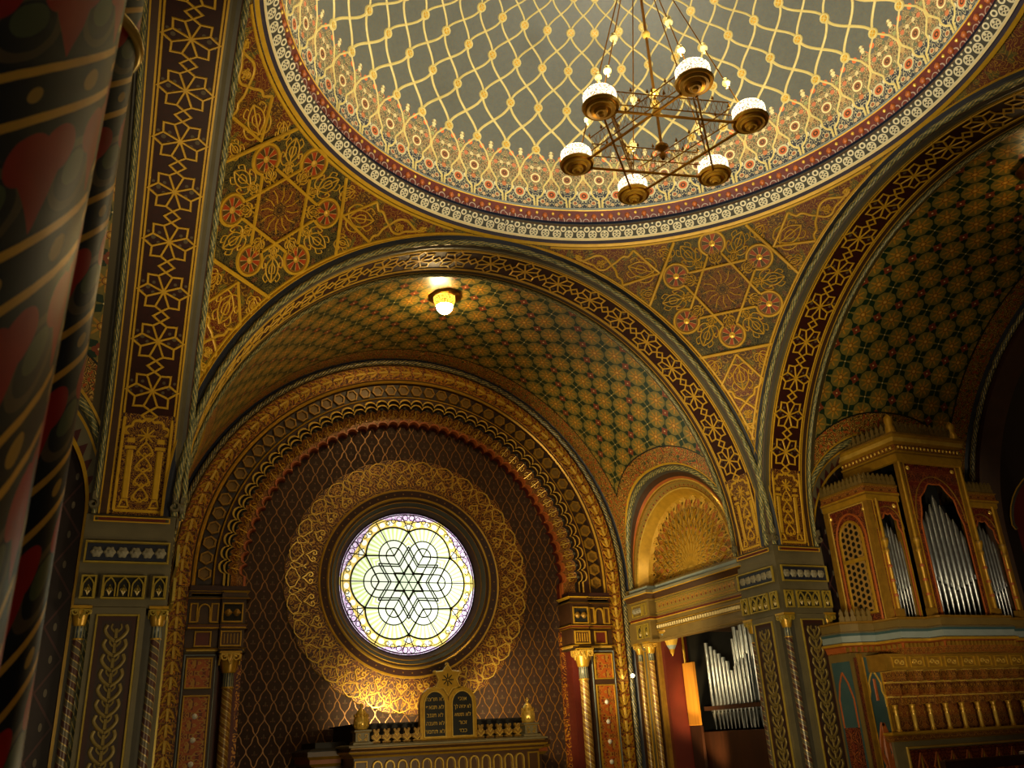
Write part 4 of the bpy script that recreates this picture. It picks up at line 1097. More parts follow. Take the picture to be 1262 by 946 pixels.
# ---- wall under the tympanum: entablature, column pair, opening
def south_wall():
    root = tag(empty('wall_entablature'), 'gilded entablature and paired columns around the opening with organ pipes', 'wall', kind='structure')
    mb = MB()
    path = [(5.30, PW + .02), (5.16, PW + .02), (5.16, 4.28), (4.98, 4.28), (4.98, 5.0), (5.06, 5.0), (5.06, 5.30)]
    mb.mould([(x, y) for x, y in path[::-1]], [(e, z) for z, e, m in ENT], [{'grey': 'ochre', 'greydark': 'brown'}.get(m, m) for z, e, m in ENT[:-1]])
    mb.box(5.16, 5.5, PW, 4.3, -1.17, -.15, 'ochre'); mb.box(5.0, 5.5, 4.28, 5.3, -1.4, -.17, 'ochre')
    mb.build('cornice', root)
    mb = MB(); g = lambda a, b, h: (5.124 - h, a, b)
    i0 = mb.pts([g(1.35, -.78, .003), g(4.2, -.78, .003), g(4.2, -.56, .003), g(1.35, -.56, .003)]); mb.face(range(i0, i0 + 4), [(1.35, 0), (4.2, 0), (4.2, .22), (1.35, .22)], 'beadband')
    for b in (-.80, -.54): mb.rib([(1.3, b), (4.24, b)], g, .02, .02, 'gold_paint2')
    for k in range(34): mb.box(5.07, 5.13, 1.3 + k * .0865, 1.345 + k * .0865, -1.12, -1.06, 'cream')
    for b in (-1.02, -1.15): mb.rib([(1.2, b), (4.26, b)], g, .02, .03, 'gold')
    g = lambda a, b, h: (4.944 - h, a, b)
    for (a0, a1) in ((4.34, 4.48), (4.54, 4.94)):
        mb.rib([(a0, -.80), (a1, -.80), (a1, -.56), (a0, -.56)], g, .028, .03, 'gold_paint2', closed=True)
    for k in range(3): rosette(mb, g, 4.62 + k * .12, -.68, .07, 'rosette')
    g2 = lambda a, b, h: (4.946 - h, a, b); arcade(mb, g2, 4.34, 4.50, -1.28, -1.0, 1); arcade(mb, g2, 4.60, 4.80, -1.28, -1.0, 1)
    mb.build('frieze', root)
    mb = MB(); mb.box(5.12, 5.45, 4.32, 4.42, -ZF, -1.38, 'gold_dark'); mb.box(5.0, 5.4, 4.56, 4.78, -ZF, -1.38, 'grey'); mb.box(5.1, 5.45, 4.42, 5.3, -ZF, -1.38, 'brown')
    mb.rib([(-ZF, 4.60), (-1.55, 4.60), (-1.55, 4.74), (-ZF, 4.74)], lambda a, b, h: (4.998 - h, b, a), .025, .02, 'gold'); mb.build('shaft', root)
    capital(root, (5.02, 4.48, -1.40), .105, ''); capital(root, (5.02, 4.92, -1.40), .10, '')
    # red jamb panel and bracket
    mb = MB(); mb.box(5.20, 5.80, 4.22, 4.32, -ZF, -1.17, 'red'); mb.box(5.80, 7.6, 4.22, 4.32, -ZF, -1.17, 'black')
    mb.rib([(-ZF, 5.70), (-1.3, 5.70)], lambda a, b, h: (b, 4.218 - h, a), .05, .02, 'gold_ochre'); mb.build('jamb', root)
    mb = MB(); mb.lathe([(.001, -.55), (.04, -.48), (.06, -.40), (.11, -.32), (.15, -.20), (.22, -.08), (.27, -.04), (.27, 0)], (5.34, 4.12, -1.17), ['gold_bright', 'gold', 'greyblue', 'gold_bright', 'greyblue', 'gold', 'gold_dark'], seg=12, flute=.08, fn=6); mb.build('bracket', root)
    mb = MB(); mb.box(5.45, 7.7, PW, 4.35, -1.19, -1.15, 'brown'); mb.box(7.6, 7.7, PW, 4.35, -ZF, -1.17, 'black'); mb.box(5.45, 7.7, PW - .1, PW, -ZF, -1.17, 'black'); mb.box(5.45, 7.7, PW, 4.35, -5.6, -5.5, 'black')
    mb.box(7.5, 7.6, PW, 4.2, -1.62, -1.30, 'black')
    mb.build('recess', root)
south_wall()
# ================================================================== things
# ---- organ pipes inside the opening
def pipe(mb, x, y, z0, z1, r, foot=.28, mouth=None, tip=0.0, face=(-1, 0)):
    zf = z0 + foot
    pr_ = [(r * .2, z0), (r * .92, zf), (r, zf + .01), (r, z1 - tip)]
    if tip: pr_.append((r * .12, z1))
    mb.lathe([(a, b) for a, b in pr_], (x, y, 0), 'tin', seg=10)
    n = np.array(face, float); t = np.array([-n[1], n[0]])
    g = lambda a, b, h: (x + t[0] * a + n[0] * (r * .92 + h), y + t[1] * a + n[1] * (r * .92 + h), b)
    i0 = mb.pts([g(-r * .55, zf + .015, .006), g(r * .55, zf + .015, .006), g(r * .55, zf + .05, .006), g(-r * .55, zf + .05, .006)]); mb.face(range(i0, i0 + 4), [(0, 0)] * 4, 'black')
    mb.rib([(-r * .7, zf + .05), (-r * .5, zf + .13), (r * .5, zf + .13), (r * .7, zf + .05)], g, .012, .01, 'tin')
    if not tip: 
        i0 = mb.pts([(x + r * math.cos(a), y + r * math.sin(a), z1 - .002) for a in np.linspace(0, 2 * PI, 10, endpoint=False)]); mb.face(range(i0, i0 + 10), [(0, 0)] * 10, 'black')
so = tag(empty('organ_chest', (5.9, 3.2, -3.4)), 'recessed rank of silver organ pipes beside a lit pine board, left of the right pier', 'organ')
def W_(root): return lambda p: (p[0] - root.location.x, p[1] - root.location.y, p[2] - root.location.z)
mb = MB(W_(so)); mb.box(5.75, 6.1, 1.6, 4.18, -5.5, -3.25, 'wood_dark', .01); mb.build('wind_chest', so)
mb = MB(W_(so)); mb.box(5.60, 5.66, 3.80, 4.19, -3.12, -1.86, 'wood', .01); mb.box(5.62, 5.68, 3.80, 4.19, -5.5, -3.12, 'wood_dark', .01); mb.build('side_board', so)
mb = MB(W_(so)); mb.box(5.74, 5.82, 1.7, 3.78, -2.85, -2.77, 'wood_dark'); mb.build('pipe_rack', so)
for k in range(11):
    y = 3.62 - k * .127
    if k < 6: zt = -1.50 - .085 * k
    else: zt = -2.12 + .07 * (k - 6)
    mb = MB(W_(so)); pipe(mb, 5.9 if k else 5.88, y, -3.22, zt, .044, .30); mb.build('pipe', so)
for j, (y, zt) in enumerate(((3.02, -1.48), (2.93, -1.25), (2.80, -1.33), (2.72, -1.08), (2.58, -1.02), (2.42, -1.30))):
    mb = MB(W_(so)); pipe(mb, 6.15, y, -3.22, zt, .055, .30); mb.build('pipe', so)
# small round lamp on the wall beside the columns
sl = MB(); sl.lathe([(.001, -.045), (.035, -.03), (.045, 0), (.035, .03), (.001, .045)], (0, 0, 0), 'shade', seg=12)
tag(sl.build('spotlight', loc=(4.86, 5.08, -2.03)), 'tiny round white lamp fixed beside the paired columns', 'lamp')

# ---- ark of the covenant with tablets
AY = 3.2; AX = -.06
ark = tag(empty('holy_ark', (AX, AY, -ZF)), 'grey and gold ark cabinet with cornice and crest ornaments, below the rose window', 'ark')
TA = W_(ark)
mb = MB(TA); mb.box(AX - 1.72, AX + 1.72, AY + .06, 5.7, -ZF, -3.30, 'ark_brown'); mb.box(AX - 2.2, AX + 2.2, AY + 1.0, 5.7, -ZF, -3.48, 'ark_brown'); mb.build('body', ark)
mb = MB(TA)
pth = [(AX - 1.74, AY + 1.0), (AX - 1.74, AY), (AX + 1.74, AY), (AX + 1.74, AY + 1.0)]
mb.mould(pth, [(.0, -3.385), (.02, -3.362), (.04, -3.352), (.05, -3.324), (.09, -3.308), (.10, -3.285), (.09, -3.274), (.06, -3.241), (.06, -3.225), (.10, -3.214), (.10, -3.187), (-.0, -3.170)], ['gold', 'gold', 'ark_brown', 'gold_bright', 'gold', 'ark_brown', 'ark_brown', 'gold_dark', 'stone_ark', 'stone_ark', 'stone_ark'])
mb.box(AX - 1.76, AX + 1.76, AY - .02, AY + 1.0, -3.20, -3.165, 'stone_ark')
p2 = [(AX - 2.25, 5.7), (AX - 2.25, AY + .98), (AX - 1.75, AY + .98)]
for pp in (p2, [(AX + 1.75, AY + .98), (AX + 2.25, AY + .98), (AX + 2.25, 5.7)]):
    mb.mould(pp, [(.0, -3.50), (.05, -3.45), (.05, -3.38), (.10, -3.33), (.10, -3.25), (.0, -3.2)], ['gold', 'redorange', 'gold', 'ark_brown', 'ark_roof'])
mb.build('cornice', ark)
mb = MB(TA); mb.box(AX - 1.60, AX + 1.60, AY + .5, 5.6, -3.18, -2.86, 'ark_roof'); mb.box(AX - 1.68, AX + 1.68, AY + .44, 5.6, -2.86, -2.83, 'ark_roof'); mb.box(AX - 2.2, AX + 2.2, AY + 1.0, 5.6, -3.5, -3.10, 'ark_roof'); mb.build('roof', ark)
mb = MB(TA)
for k in range(13):
    x = AX - 1.32 + k * .22; g = lambda a, b, h, x=x: (x + a, AY + .058 - h, b)
    mb.rib([(-.075, -4.1), (-.075, -3.53)] + [(.075 * math.cos(t), -3.53 + .085 * math.sin(t)) for t in np.linspace(PI, 0, 9)] + [(.075, -3.53), (.075, -4.1)], g, .035, .05, 'gold_bright')
    i0 = mb.pts([g(-.07, -4.1, .004), g(.07, -4.1, .004), g(.07, -3.46, .004), g(-.07, -3.46, .004)]); mb.face(range(i0, i0 + 4), [(0, 0)] * 4, 'ark_brown')
for s_ in (1, -1):
    x0 = AX + s_ * 1.6; g = lambda a, b, h: (x0 + a, AY + .058 - h, b); mb.rib([(-.1, -4.2), (.1, -4.2), (.1, -3.44), (-.1, -3.44)], g, .03, .03, 'gold', closed=True)
mb.build('arcade', ark)
for s_ in (1, -1):
    mb = MB(TA); g = lambda a, b, h: (AX + s_ * a, AY + .058 - h, b)
    mb.rib([(.04, -7.9), (1.2, -7.9), (1.2, -4.6), (.04, -4.6)], g, .06, .04, 'gold', closed=True)
    mb.rib([(.2, -7.7), (1.04, -7.7), (1.04, -5.3)] + [(.62 + .42 * math.cos(t), -5.3 + .45 * math.sin(t)) for t in np.linspace(0, PI, 13)] + [(.2, -5.3)], g, .04, .03, 'gold_dark', closed=True)
    mb.build('door', ark)
for s_ in (1, -1):
    mb = MB(TA); x = AX + s_ * 1.58
    mb.mould([(x - .12, AY + .28), (x - .12, AY + .04), (x + .12, AY + .04), (x + .12, AY + .28)], [(.05, -3.165), (.05, -3.14), (.0, -3.12), (.0, -2.98), (.03, -2.965), (.03, -2.94), (-.05, -2.93)], ['stone_ark', 'stone_ark', 'stone_ark', 'gold', 'stone_ark', 'stone_ark'])
    mb.box(x - .11, x + .11, AY + .05, AY + .27, -3.16, -2.94, 'stone_ark')
    g = lambda a, b, h: (x + a, AY + .038 - h, b)
    for q in (1, -1): mb.rib([(q * .02, -3.10)] + spiral((q * .055, -3.03), .038, -PI / 2, .9, 10, q, .2), g, .016, .012, 'gold')
    for q in (1, -1): mb.rib(spiral((q * .055, -3.09), .03, PI / 2, .9, 8, -q, .2), g, .014, .012, 'gold')
    mb.build('pedestal', ark)
def crest():
    mb = MB(); rect = [(-.06, 0), (-.075, .03), (-.03, .05), (-.085, .085), (-.085, .13), (-.05, .14), (-.035, .17), (-.055, .20), (-.055, .235), (-.03, .235), (0, .20)]
    L = rect + [(-a, b) for a, b in rect[::-1][1:]]
    i0 = mb.pts([(a, 0, b) for a, b in L] + [(a, .06, b) for a, b in L]); n = len(L)
    mb.face(list(range(i0, i0 + n)), [(0, 0)] * n, 'gold_dark'); mb.face(list(range(i0 + 2 * n - 1, i0 + n - 1, -1)), [(0, 0)] * n, 'stone_ark')
    for i in range(n): j = (i + 1) % n; mb.face((i0 + i, i0 + n + i, i0 + n + j, i0 + j), [(0, 0)] * 4, 'gold')
    g = lambda a, b, h: (a, -h, b)
    mb.rib([(-.06, .10), (0, .04), (.06, .10)], g, .018, .015, 'gold_bright'); mb.rib([(-.04, .16), (0, .11), (.04, .16)], g, .016, .015, 'gold_bright')
    return mb
cr = None
for s_ in (-1, 1):
    for k in range(5):
        x = s_ * (.60 + k * .182)
        if cr is None: cr = crest().build('crest_ornament', ark); o = cr
        else: o = cr.copy(); C.objects.link(o); o.parent = ark
        o.location = (x, .08, ZF - 3.165)
# finials
for s_, sd in ((-1, 'left'), (1, 'right')):
    mb = MB(); mb.lathe([(.09, 0), (.12, .04), (.13, .10), (.125, .16), (.10, .24), (.06, .31), (.025, .345), (.015, .37), (.035, .40), (.001, .44)], (0, 0, 0), 'gold_bright', seg=24, flute=.08, fn=8)
    for k in range(12):
        a = k * PI / 6
        for z in (.04, .12, .2): mb.lathe([(.001, 0), (.022, .02), (.001, .06)], (.115 * math.cos(a + z * 4), .115 * math.sin(a + z * 4), z), 'gold', seg=6)
    f = mb.build('urn_finial', loc=(AX + s_ * 1.58, AY + .16, -2.93)); tag(f, 'gilded bud-shaped finial on the %s pedestal of the ark' % sd, 'finial')
# tablets
tb = tag(empty('tablets', (AX, AY + .1, -3.165)), 'double-arched black tablets with gold Hebrew lines under a star, standing on the ark', 'tablets')
def outline(w, zs, r, n=12):
    L = [(-w, 0), (w, 0)]
    for c in (w - r, -(w - r)):
        L += [(c + r * math.cos(t), zs + r * 1.12 * math.sin(t)) for t in np.linspace(0, PI, n)]
    return L
def slab(mb, L, y0, y1, mat, side=None):
    n = len(L); i0 = mb.pts([(a, y0, b) for a, b in L] + [(a, y1, b) for a, b in L])
    mb.face(range(i0, i0 + n), [(0, 0)] * n, mat); mb.face(list(range(i0 + 2 * n - 1, i0 + n - 1, -1)), [(0, 0)] * n, mat)
    for i in range(n): j = (i + 1) % n; mb.face((i0 + i, i0 + n + i, i0 + n + j, i0 + j), [(0, 0)] * 4, side or mat)
mb = MB()
for s_ in (1, -1):
    c = s_ * .265; L = [(c - .27, 0), (c + .27, 0)] + [(c + .27 * math.cos(t), .60 + .30 * math.sin(t)) for t in np.linspace(0, PI, 17)]
    slab(mb, L, 0 if s_ > 0 else .0005, .12, 'gold', 'gold')
mb.build('frame', tb)
mb = MB()
for s_ in (1, -1):
    c = s_ * .262; L = [(c - .20, .06), (c + .20, .06)] + [(c + .20 * math.cos(t), .60 + .225 * math.sin(t)) for t in np.linspace(0, PI, 17)]
    slab(mb, L, -.012, .01, 'tablet')
    g = lambda a, b, h: (a, -.0 - h, b); mb.rib(L, g, .03, .022, 'gold_bright', closed=True)
mb.build('tablet', tb)
mb = MB(); L = []
for k in range(12):
    a = PI / 2 + k * PI / 6; r = .27 if k % 2 == 0 else .17; L.append((r * math.cos(a), 1.02 + r * math.sin(a)))
slab(mb, L, .02, .10, 'gold'); slab(mb, [(-.2, .74), (.2, .74), (.13, .9), (-.13, .9)], .03, .09, 'gold_dark')
g = lambda a, b, h: (a, .02 - h, b)
for k in range(8):
    a = k * PI / 4; mb.rib([(.02 * math.cos(a), 1.02 + .02 * math.sin(a)), (.11 * math.cos(a), 1.02 + .11 * math.sin(a))], g, .02, .012, 'black')
mb.rib(L, g, .03, .02, 'gold_bright', closed=True)
for k in range(6):
    a = PI / 2 + k * PI / 3; mb.lathe([(.001, -.03), (.035, -.015), (.035, .03)], (.27 * math.cos(a), .05, 1.02 + .27 * math.sin(a)), 'gold_bright', seg=8, ax='y')
mb.build('star_crest', tb)
rows = {-1: ['לא תרצח', 'לא תנאף', 'לא תגנב', 'לא תענה', 'לא תחמד'], 1: ['אנכי', 'לא יהיה לך', 'לא תשא', 'זכור', 'כבד']}
lm = MB()
for s_ in (-1, 1):
    for k, tx in enumerate(rows[s_]):
        cu = bpy.data.curves.new('lettering', 'FONT'); cu.body = tx[::-1]; cu.size = .094; cu.align_x = 'CENTER'; cu.extrude = .004
        o = bpy.data.objects.new('lettering', cu); C.objects.link(o); bpy.context.view_layer.update()
        me = bpy.data.meshes.new_from_object(o.evaluated_get(bpy.context.evaluated_depsgraph_get()))
        sx = .78 if len(tx) > 8 else 1.0
        i0 = lm.pts([(s_ * .262 + v.co.x * sx, -.018 - v.co.z, .66 - k * .135 + v.co.y) for v in me.vertices])
        for p in me.polygons: lm.face([i0 + q for q in p.vertices], [(0, 0)] * len(p.vertices), 'gold_bright')
        bpy.data.objects.remove(o); bpy.data.meshes.remove(me); bpy.data.curves.remove(cu)
lm.build('lettering', tb)

# ---- big organ case in the right-hand bay
og = tag(empty('organ', (7.97, -.4, -1.6)), 'tall gilded organ case with three towers of silver pipes, in the dark right-hand bay', 'organ')
TO = W_(og)
YF = -1.05; YT = -1.22; ZB = -1.60
def cresting(mb, path, z, h, w, mat='gold_dark'):
    for (a, b) in zip(path[:-1], path[1:]):
        a, b = np.array(a), np.array(b); L = np.linalg.norm(b - a); n = max(1, int(L / w)); d = (b - a) / L
        for k in range(n):
            c = a + d * (k + .5) * L / n; ww = L / n * .46
            nn = np.array([d[1], -d[0]]) * .02
            O = [(-ww, 0), (ww, 0), (ww, .35), (ww * .55, .45), (ww * .75, .68), (ww * .3, .85), (0, 1.0), (-ww * .3, .85), (-ww * .75, .68), (-ww * .55, .45), (-ww, .35)]
            m_ = len(O); i0 = mb.pts([(c[0] + d[0] * a_ + e * nn[0], c[1] + d[1] * a_ + e * nn[1], z + h * b_) for e in (1, -1) for a_, b_ in O])
            mb.face(range(i0, i0 + m_), [(0, 0)] * m_, mat); mb.face(list(range(i0 + 2 * m_ - 1, i0 + m_ - 1, -1)), [(0, 0)] * m_, mat)
            for i in range(m_): j = (i + 1) % m_; mb.face((i0 + i, i0 + m_ + i, i0 + m_ + j, i0 + j), [(0, 0)] * 4, mat)
# body
mb = MB(TO); mb.box(6.47, 6.55, YF + .02, .25, ZB, .60, 'organ_red') if False else None
mb.box(6.6, 9.6, -.6, .25, ZB, .6, 'black'); mb.box(7.3, 8.66, -.7, .25, .6, 1.35, 'black'); mb.build('case_back', og)
for (x, y, z1, w) in ((6.48, YF + .05, .56, .10), (7.13, YF + .06, .56, .08), (8.82, YF + .06, .56, .08), (9.66, YF + .05, .56, .10), (6.48, .02, .56, .10), (9.66, .2, .56, .10), (7.25, YT + .05, 1.25, .10), (8.70, YT + .05, 1.25, .10), (7.25, -.2, 1.25, .1), (8.70, -.2, 1.25, .1)):
    mb = MB(TO); mb.box(x - w / 2, x + w / 2, y - w / 2, y + w / 2, ZB, z1, 'gold_dark', .01); mb.build('post', og)
mb = MB(TO)
for pth, z0 in (([(6.43, .06), (6.43, YF), (7.2, YF)], .56), ([(8.76, YF), (9.71, YF), (9.71, .25)], .56)):
    mb.mould(pth, [(.0, z0 - .10), (.02, z0 - .08), (.02, z0), (.05, z0 + .02), (.05, z0 + .05), (.02, z0 + .08), (.02, z0 + .17), (.05, z0 + .2), (-.3, z0 + .2)], ['gold', 'gold', 'gold_dark', 'gold', 'redorange', 'organ_ochre', 'gold_dark', 'gold_dark'])
    cresting(mb, pth, z0 + .2, .22, .10, 'ochre')
pth = [(7.18, .1), (7.18, YT - .02), (8.77, YT - .02), (8.77, .1)]; z0 = 1.25
mb.mould(pth, [(.0, z0 - .08), (.03, z0 - .06), (.03, z0 + .08), (.06, z0 + .1), (.06, z0 + .13), (.02, z0 + .16), (.02, z0 + .26), (.09, z0 + .30), (.09, z0 + .38), (.13, z0 + .42), (.13, z0 + .46), (-.3, z0 + .46)], ['gold', 'gold', 'gold_dark', 'gold', 'gold_dark', 'organ_ochre', 'gold', 'gold_bright', 'gold', 'gold_dark', 'gold_dark'])
for (a, b) in zip(pth[:-1], pth[1:]):
    a, b = np.array(a), np.array(b); L = np.linalg.norm(b - a); n = int(L / .09); d = (b - a) / L; nn = np.array([d[1], -d[0]])
    for k in range(n):
        c = a + d * (k + .5) * L / n + nn * .05; mb.lathe([(.001, -.035), (.025, -.02), (.025, .02), (.001, .03)], (c[0], c[1], z0 + .20), 'gold_bright', seg=6)
cresting(mb, pth, z0 + .46, .27, .115, 'ochre')
mb.build('cornice', og)
for x in (7.18, 8.77):
    mb = MB(TO)
    mb.lathe([(.10, 0), (.09, .12), (.06, .2), (.085, .27), (.075, .34), (.03, .39), (.001, .42)], (x, YT - .02, z0 + .44), 'gold', seg=12)
    mb.build('corner_finial', og)
def bay(x0, x1, y, ztop, name='front_panel'):
    """red panel pierced by a tall cusped opening"""
    mb = MB(TO); c = (x0 + x1) / 2; hw = (x1 - x0) / 2; zs = ztop - hw * 1.5 - .12; ow = hw * .78; n = 25
    arch_ = []
    for i in range(n):
        t = i / (n - 1); a = PI * (1 - t); cus = .05 * abs(math.sin(5 * PI * t)); arch_.append((c + (ow - cus * 1) * math.cos(a), zs + (hw * 1.15 - cus) * math.sin(a)))
    top = [(x0 + (x1 - x0) * i / (n - 1), ztop) for i in range(n)]
    P = [[(a, y, b), (p, y, q)] for (a, b), (p, q) in zip(arch_, top)]; U = [[(a, b), (p, q)] for (a, b), (p, q) in zip(arch_, top)]
    mb.grid(P, U, 'organ_red', smooth=False)
    for s_ in (1, -1):
        xa, xb = c + s_ * ow, c + s_ * hw; mb.grid([[(xa, y, ZB), (xb, y, ZB)], [(xa, y, zs), (xb, y, zs)], [(xb, y, ztop), (xb, y, ztop)]], [[(xa, ZB), (xb, ZB)], [(xa, zs), (xb, zs)], [(xb, ztop), (xb, ztop)]], 'organ_red', smooth=False)
    g = lambda a, b, h: (a, y - h, b)
    mb.rib([(c - ow, ZB)] + arch_ + [(c + ow, ZB)], g, .025, .02, 'redorange')
    mb.rib([(a, b + .06 + .0 * i) for i, (a, b) in enumerate([(c + (ow + .07) * math.cos(t), zs + (hw * 1.15 + .04) * math.sin(t)) for t in np.linspace(PI, 0, 21)])], g, .018, .015, 'gold_dark')
    mb.rib([(x0 + .03, ZB), (x0 + .03, ztop - .03), (x1 - .03, ztop - .03), (x1 - .03, ZB)], g, .02, .02, 'gold')
    for s_ in (1, -1): mb.lathe([(.001, -.03), (.03, -.02), (.045, 0)], (c + s_ * (hw - .12), y, ztop - .12), 'gold_bright', seg=10, ax='y')
    mb.build(name, og)
bay(6.53, 7.18, YF, .50); bay(8.80, 9.62, YF, .50); bay(7.30, 8.66, YT, 1.20)
# little columns between the towers
for (x, y) in ((7.2, YT - .02), (8.75, YT - .02), (6.62, YF - .03), (9.56, YF - .03)):
    mb = MB(TO)
    for z in (-1.5, -1.25, -1.0, -.75): mb.lathe([(.035, z - ZB * 0), (.05, z + .02), (.035, z + .05)], (x, y, 0), 'redorange', seg=8)
    mb.lathe([(.035, ZB), (.03, -.5), (.055, -.45), (.03, -.4), (.07, -.28), (.07, -.24)], (x, y, 0), ['gold', 'gold', 'gold_dark', 'gold', 'gold_dark'], seg=10)
    mb.lathe([(.03, -.24), (.028, 1.2 if y < -1.2 else .5)], (x, y, 0), 'gold', seg=8)
    mb.box(x - .07, x + .07, y - .05, y + .07, ZB, ZB + .14, 'gold_dark')
    mb.build('colonnette', og)
# side with hexagonal grille
mb = MB(TO); y0, y1 = YF + .1, -.02
i0 = mb.pts([(6.46, y0, ZB), (6.46, y1, ZB), (6.46, y1, .5), (6.46, y0, .5)]); mb.face(range(i0, i0 + 4), [(y0, ZB), (y1, ZB), (y1, .5), (y0, .5)], 'organ_red')
g = lambda a, b, h: (6.458 - h, a, b); cy = (y0 + y1) / 2
mb.rib([(cy - .36, ZB), (cy - .36, -.15)] + [(cy + .36 * math.cos(t), -.15 + .48 * math.sin(t)) for t in np.linspace(PI, 0, 15)] + [(cy + .36, ZB)], g, .04, .02, 'redorange')
mb.rib([(y0 + .03, ZB), (y0 + .03, .45), (y1 - .03, .45), (y1 - .03, ZB)], g, .025, .02, 'gold_bright')
for s_ in (1, -1): mb.lathe([(.001, -.03), (.03, -.02), (.04, 0)], (6.455, cy + s_ * .42, .33), 'gold_bright', seg=10, ax='x')
mb.build('side_panel', og)
mb = MB(TO); ow = .27
L = [(cy - ow, -1.45), (cy + ow, -1.45), (cy + ow, -.15)] + [(cy + ow * math.cos(t), -.15 + .34 * math.sin(t)) for t in np.linspace(0, PI, 13)][1:]
i0 = mb.pts([(6.448, a, b) for a, b in L]); mb.face(range(i0, i0 + len(L)), [(a, b) for a, b in L], 'grille')
mb.rib(L, g, .05, .03, 'gold', closed=True); mb.rib([(cy - ow, -.52), (cy + ow, -.52)], g, .09, .035, 'gold')
mb.build('grille', og)
# pipes
for (cx, w, n, y, ztop, zm, dm, dt) in ((6.86, .075, 7, YF + .07, .13, -1.20, .045, .10), (7.98, .128, 9, YT + .09, .62, -1.18, .05, .13), (9.20, .088, 7, YF + .07, .22, -1.20, .045, .10)):
    for k in range(n):
        j = k - (n - 1) / 2; zt = ztop - abs(j) * dt * (1.0 if k % 2 else 1.25) - (0.0 if k % 2 == 0 else .05); zmo = zm + abs(j) * dm
        mb = MB(TO); pipe(mb, cx + j * w, y, ZB + .02, zt, w * .43, zmo - ZB - .02, tip=.16, face=(0, -1)); mb.build('pipe', og)

# ---- balcony that carries the organ
bc = tag(empty('organ_balcony', (7.9, -.5, -3.5)), 'corbelled organ balcony with dentil cornice and row of gilt colonnettes, under the organ case', 'balcony')
TB = W_(bc)
FP = [(5.82, .0), (5.84, -.45), (6.1, -.58), (6.42, -.62), (6.5, -1.12), (7.1, -1.14), (7.15, -1.40), (8.8, -1.40), (8.85, -1.14), (10.4, -1.14)]
mb = MB(TB)
mb.mould(FP, [(-.4, ZB), (.04, ZB), (.05, ZB - .03), (.02, ZB - .04), (.02, ZB - .16), (.05, ZB - .17), (.06, ZB - .20), (.04, ZB - .24), (.03, ZB - .34), (.07, ZB - .36), (.07, ZB - .40), (.0, ZB - .42), (-.03, ZB - .50), (-.10, ZB - .60), (-.6, ZB - .60)], ['gold_dark', 'gold_dark', 'gold_dark', 'ochre', 'gold_dark', 'grey', 'teal', 'greyblue', 'grey', 'gold', 'redorange', 'redorange', 'organ_ochre', 'gold_dark'])
for (a, b) in zip(FP[1:-1], FP[2:]):
    a, b = np.array(a), np.array(b); L = np.linalg.norm(b - a); n = max(1, int(L / .085)); d = (b - a) / L; nn = np.array([d[1], -d[0]])
    for k in range(n):
        c = a + d * (k + .5) * L / n + nn * .03; i0 = len(mb.V); q = .022
        mb.box(c[0] - q, c[0] + q, c[1] - q, c[1] + q, ZB - .50, ZB - .43, 'gold_dark')
mb.build('cornice', bc)
mb = MB(TB); cresting(mb, [(5.84, -.45), (6.1, -.58), (6.42, -.62)], ZB, .22, .09, 'ochre'); mb.build('crest_rail', bc)
mb = MB(TB)
# frieze of panels with scroll work, front
mb.box(6.15, 10.3, -1.0, -.2, ZB - .85, ZB - .58, 'gold_dark')
g = lambda a, b, h: (a, -1.002 - h, b)
for k in range(10):
    x = 6.45 + k * .40
    mb.rib([(x - .15, ZB - .80), (x + .15, ZB - .80), (x + .15, ZB - .64), (x - .15, ZB - .64)], g, .02, .02, 'gold', closed=True)
    mb.rib(spiral((x - .06, ZB - .72), .05, 0, 1, 9, 1, .2), g, .018, .015, 'gold_bright'); mb.rib(spiral((x + .06, ZB - .72), .05, PI, 1, 9, 1, .2), g, .018, .015, 'gold_bright')
mb.build('frieze', bc)
mb = MB(TB); mb.box(6.2, 10.3, -.55, .1, -3.42, ZB - .8, 'organ_ochre'); mb.box(5.86, 6.52, -.58, .3, -ZF, -2.12, 'ochre'); mb.box(6.52, 6.9, -.40, .1, -ZF, -2.2, 'teal'); mb.build('wall_block', bc)
for k in range(9):
    x = 6.50 + k * .385; 
    mb = MB(TB)
    for (dy, z0_, z1_, w) in ((-.95, -2.62, -2.44, .13), (-.80, -2.85, -2.62, .11), (-.72, -2.98, -2.85, .09)):
        mb.box(x - w / 2 - .02, x + w / 2 + .02, dy, -.5, z0_, z1_, 'organ_ochre', .008); mb.box(x - w / 2 - .035, x + w / 2 + .035, dy - .02, -.5, z1_ - .02, z1_ + .012, 'gold_bright')
    mb.build('corbel', bc)
    mb = MB(TB); mb.lathe([(.055, -3.42), (.05, -3.38), (.032, -3.36), (.036, -3.15), (.028, -3.12), (.05, -3.08), (.035, -3.05), (.055, -2.98)], (x, -.66, 0), ['gold', 'gold', 'gold_bright', 'gold_bright', 'gold', 'gold', 'gold'], seg=10); mb.build('colonnette', bc)
mb = MB(TB); mb.mould([(6.25, .1), (6.25, -.75), (10.4, -.75)], [(.0, -3.55), (.04, -3.53), (.04, -3.46), (.07, -3.44), (.07, -3.40), (-.3, -3.40)], ['gold', 'organ_ochre', 'gold', 'gold', 'gold']); mb.box(6.28, 10.3, -.70, .1, -3.55, -3.41, 'gold_dark')
mb.box(6.32, 10.3, -.66, .1, -ZF, -3.54, 'stone_ark')
g = lambda a, b, h: (a, -.662 - h, b)
i0 = mb.pts([g(6.62, -4.3, .003), g(9.6, -4.3, .003), g(9.6, -3.68, .003), g(6.62, -3.68, .003)]); mb.face(range(i0, i0 + 4), [(0, 0), (3, 0), (3, .6), (0, .6)], 'organ_red')
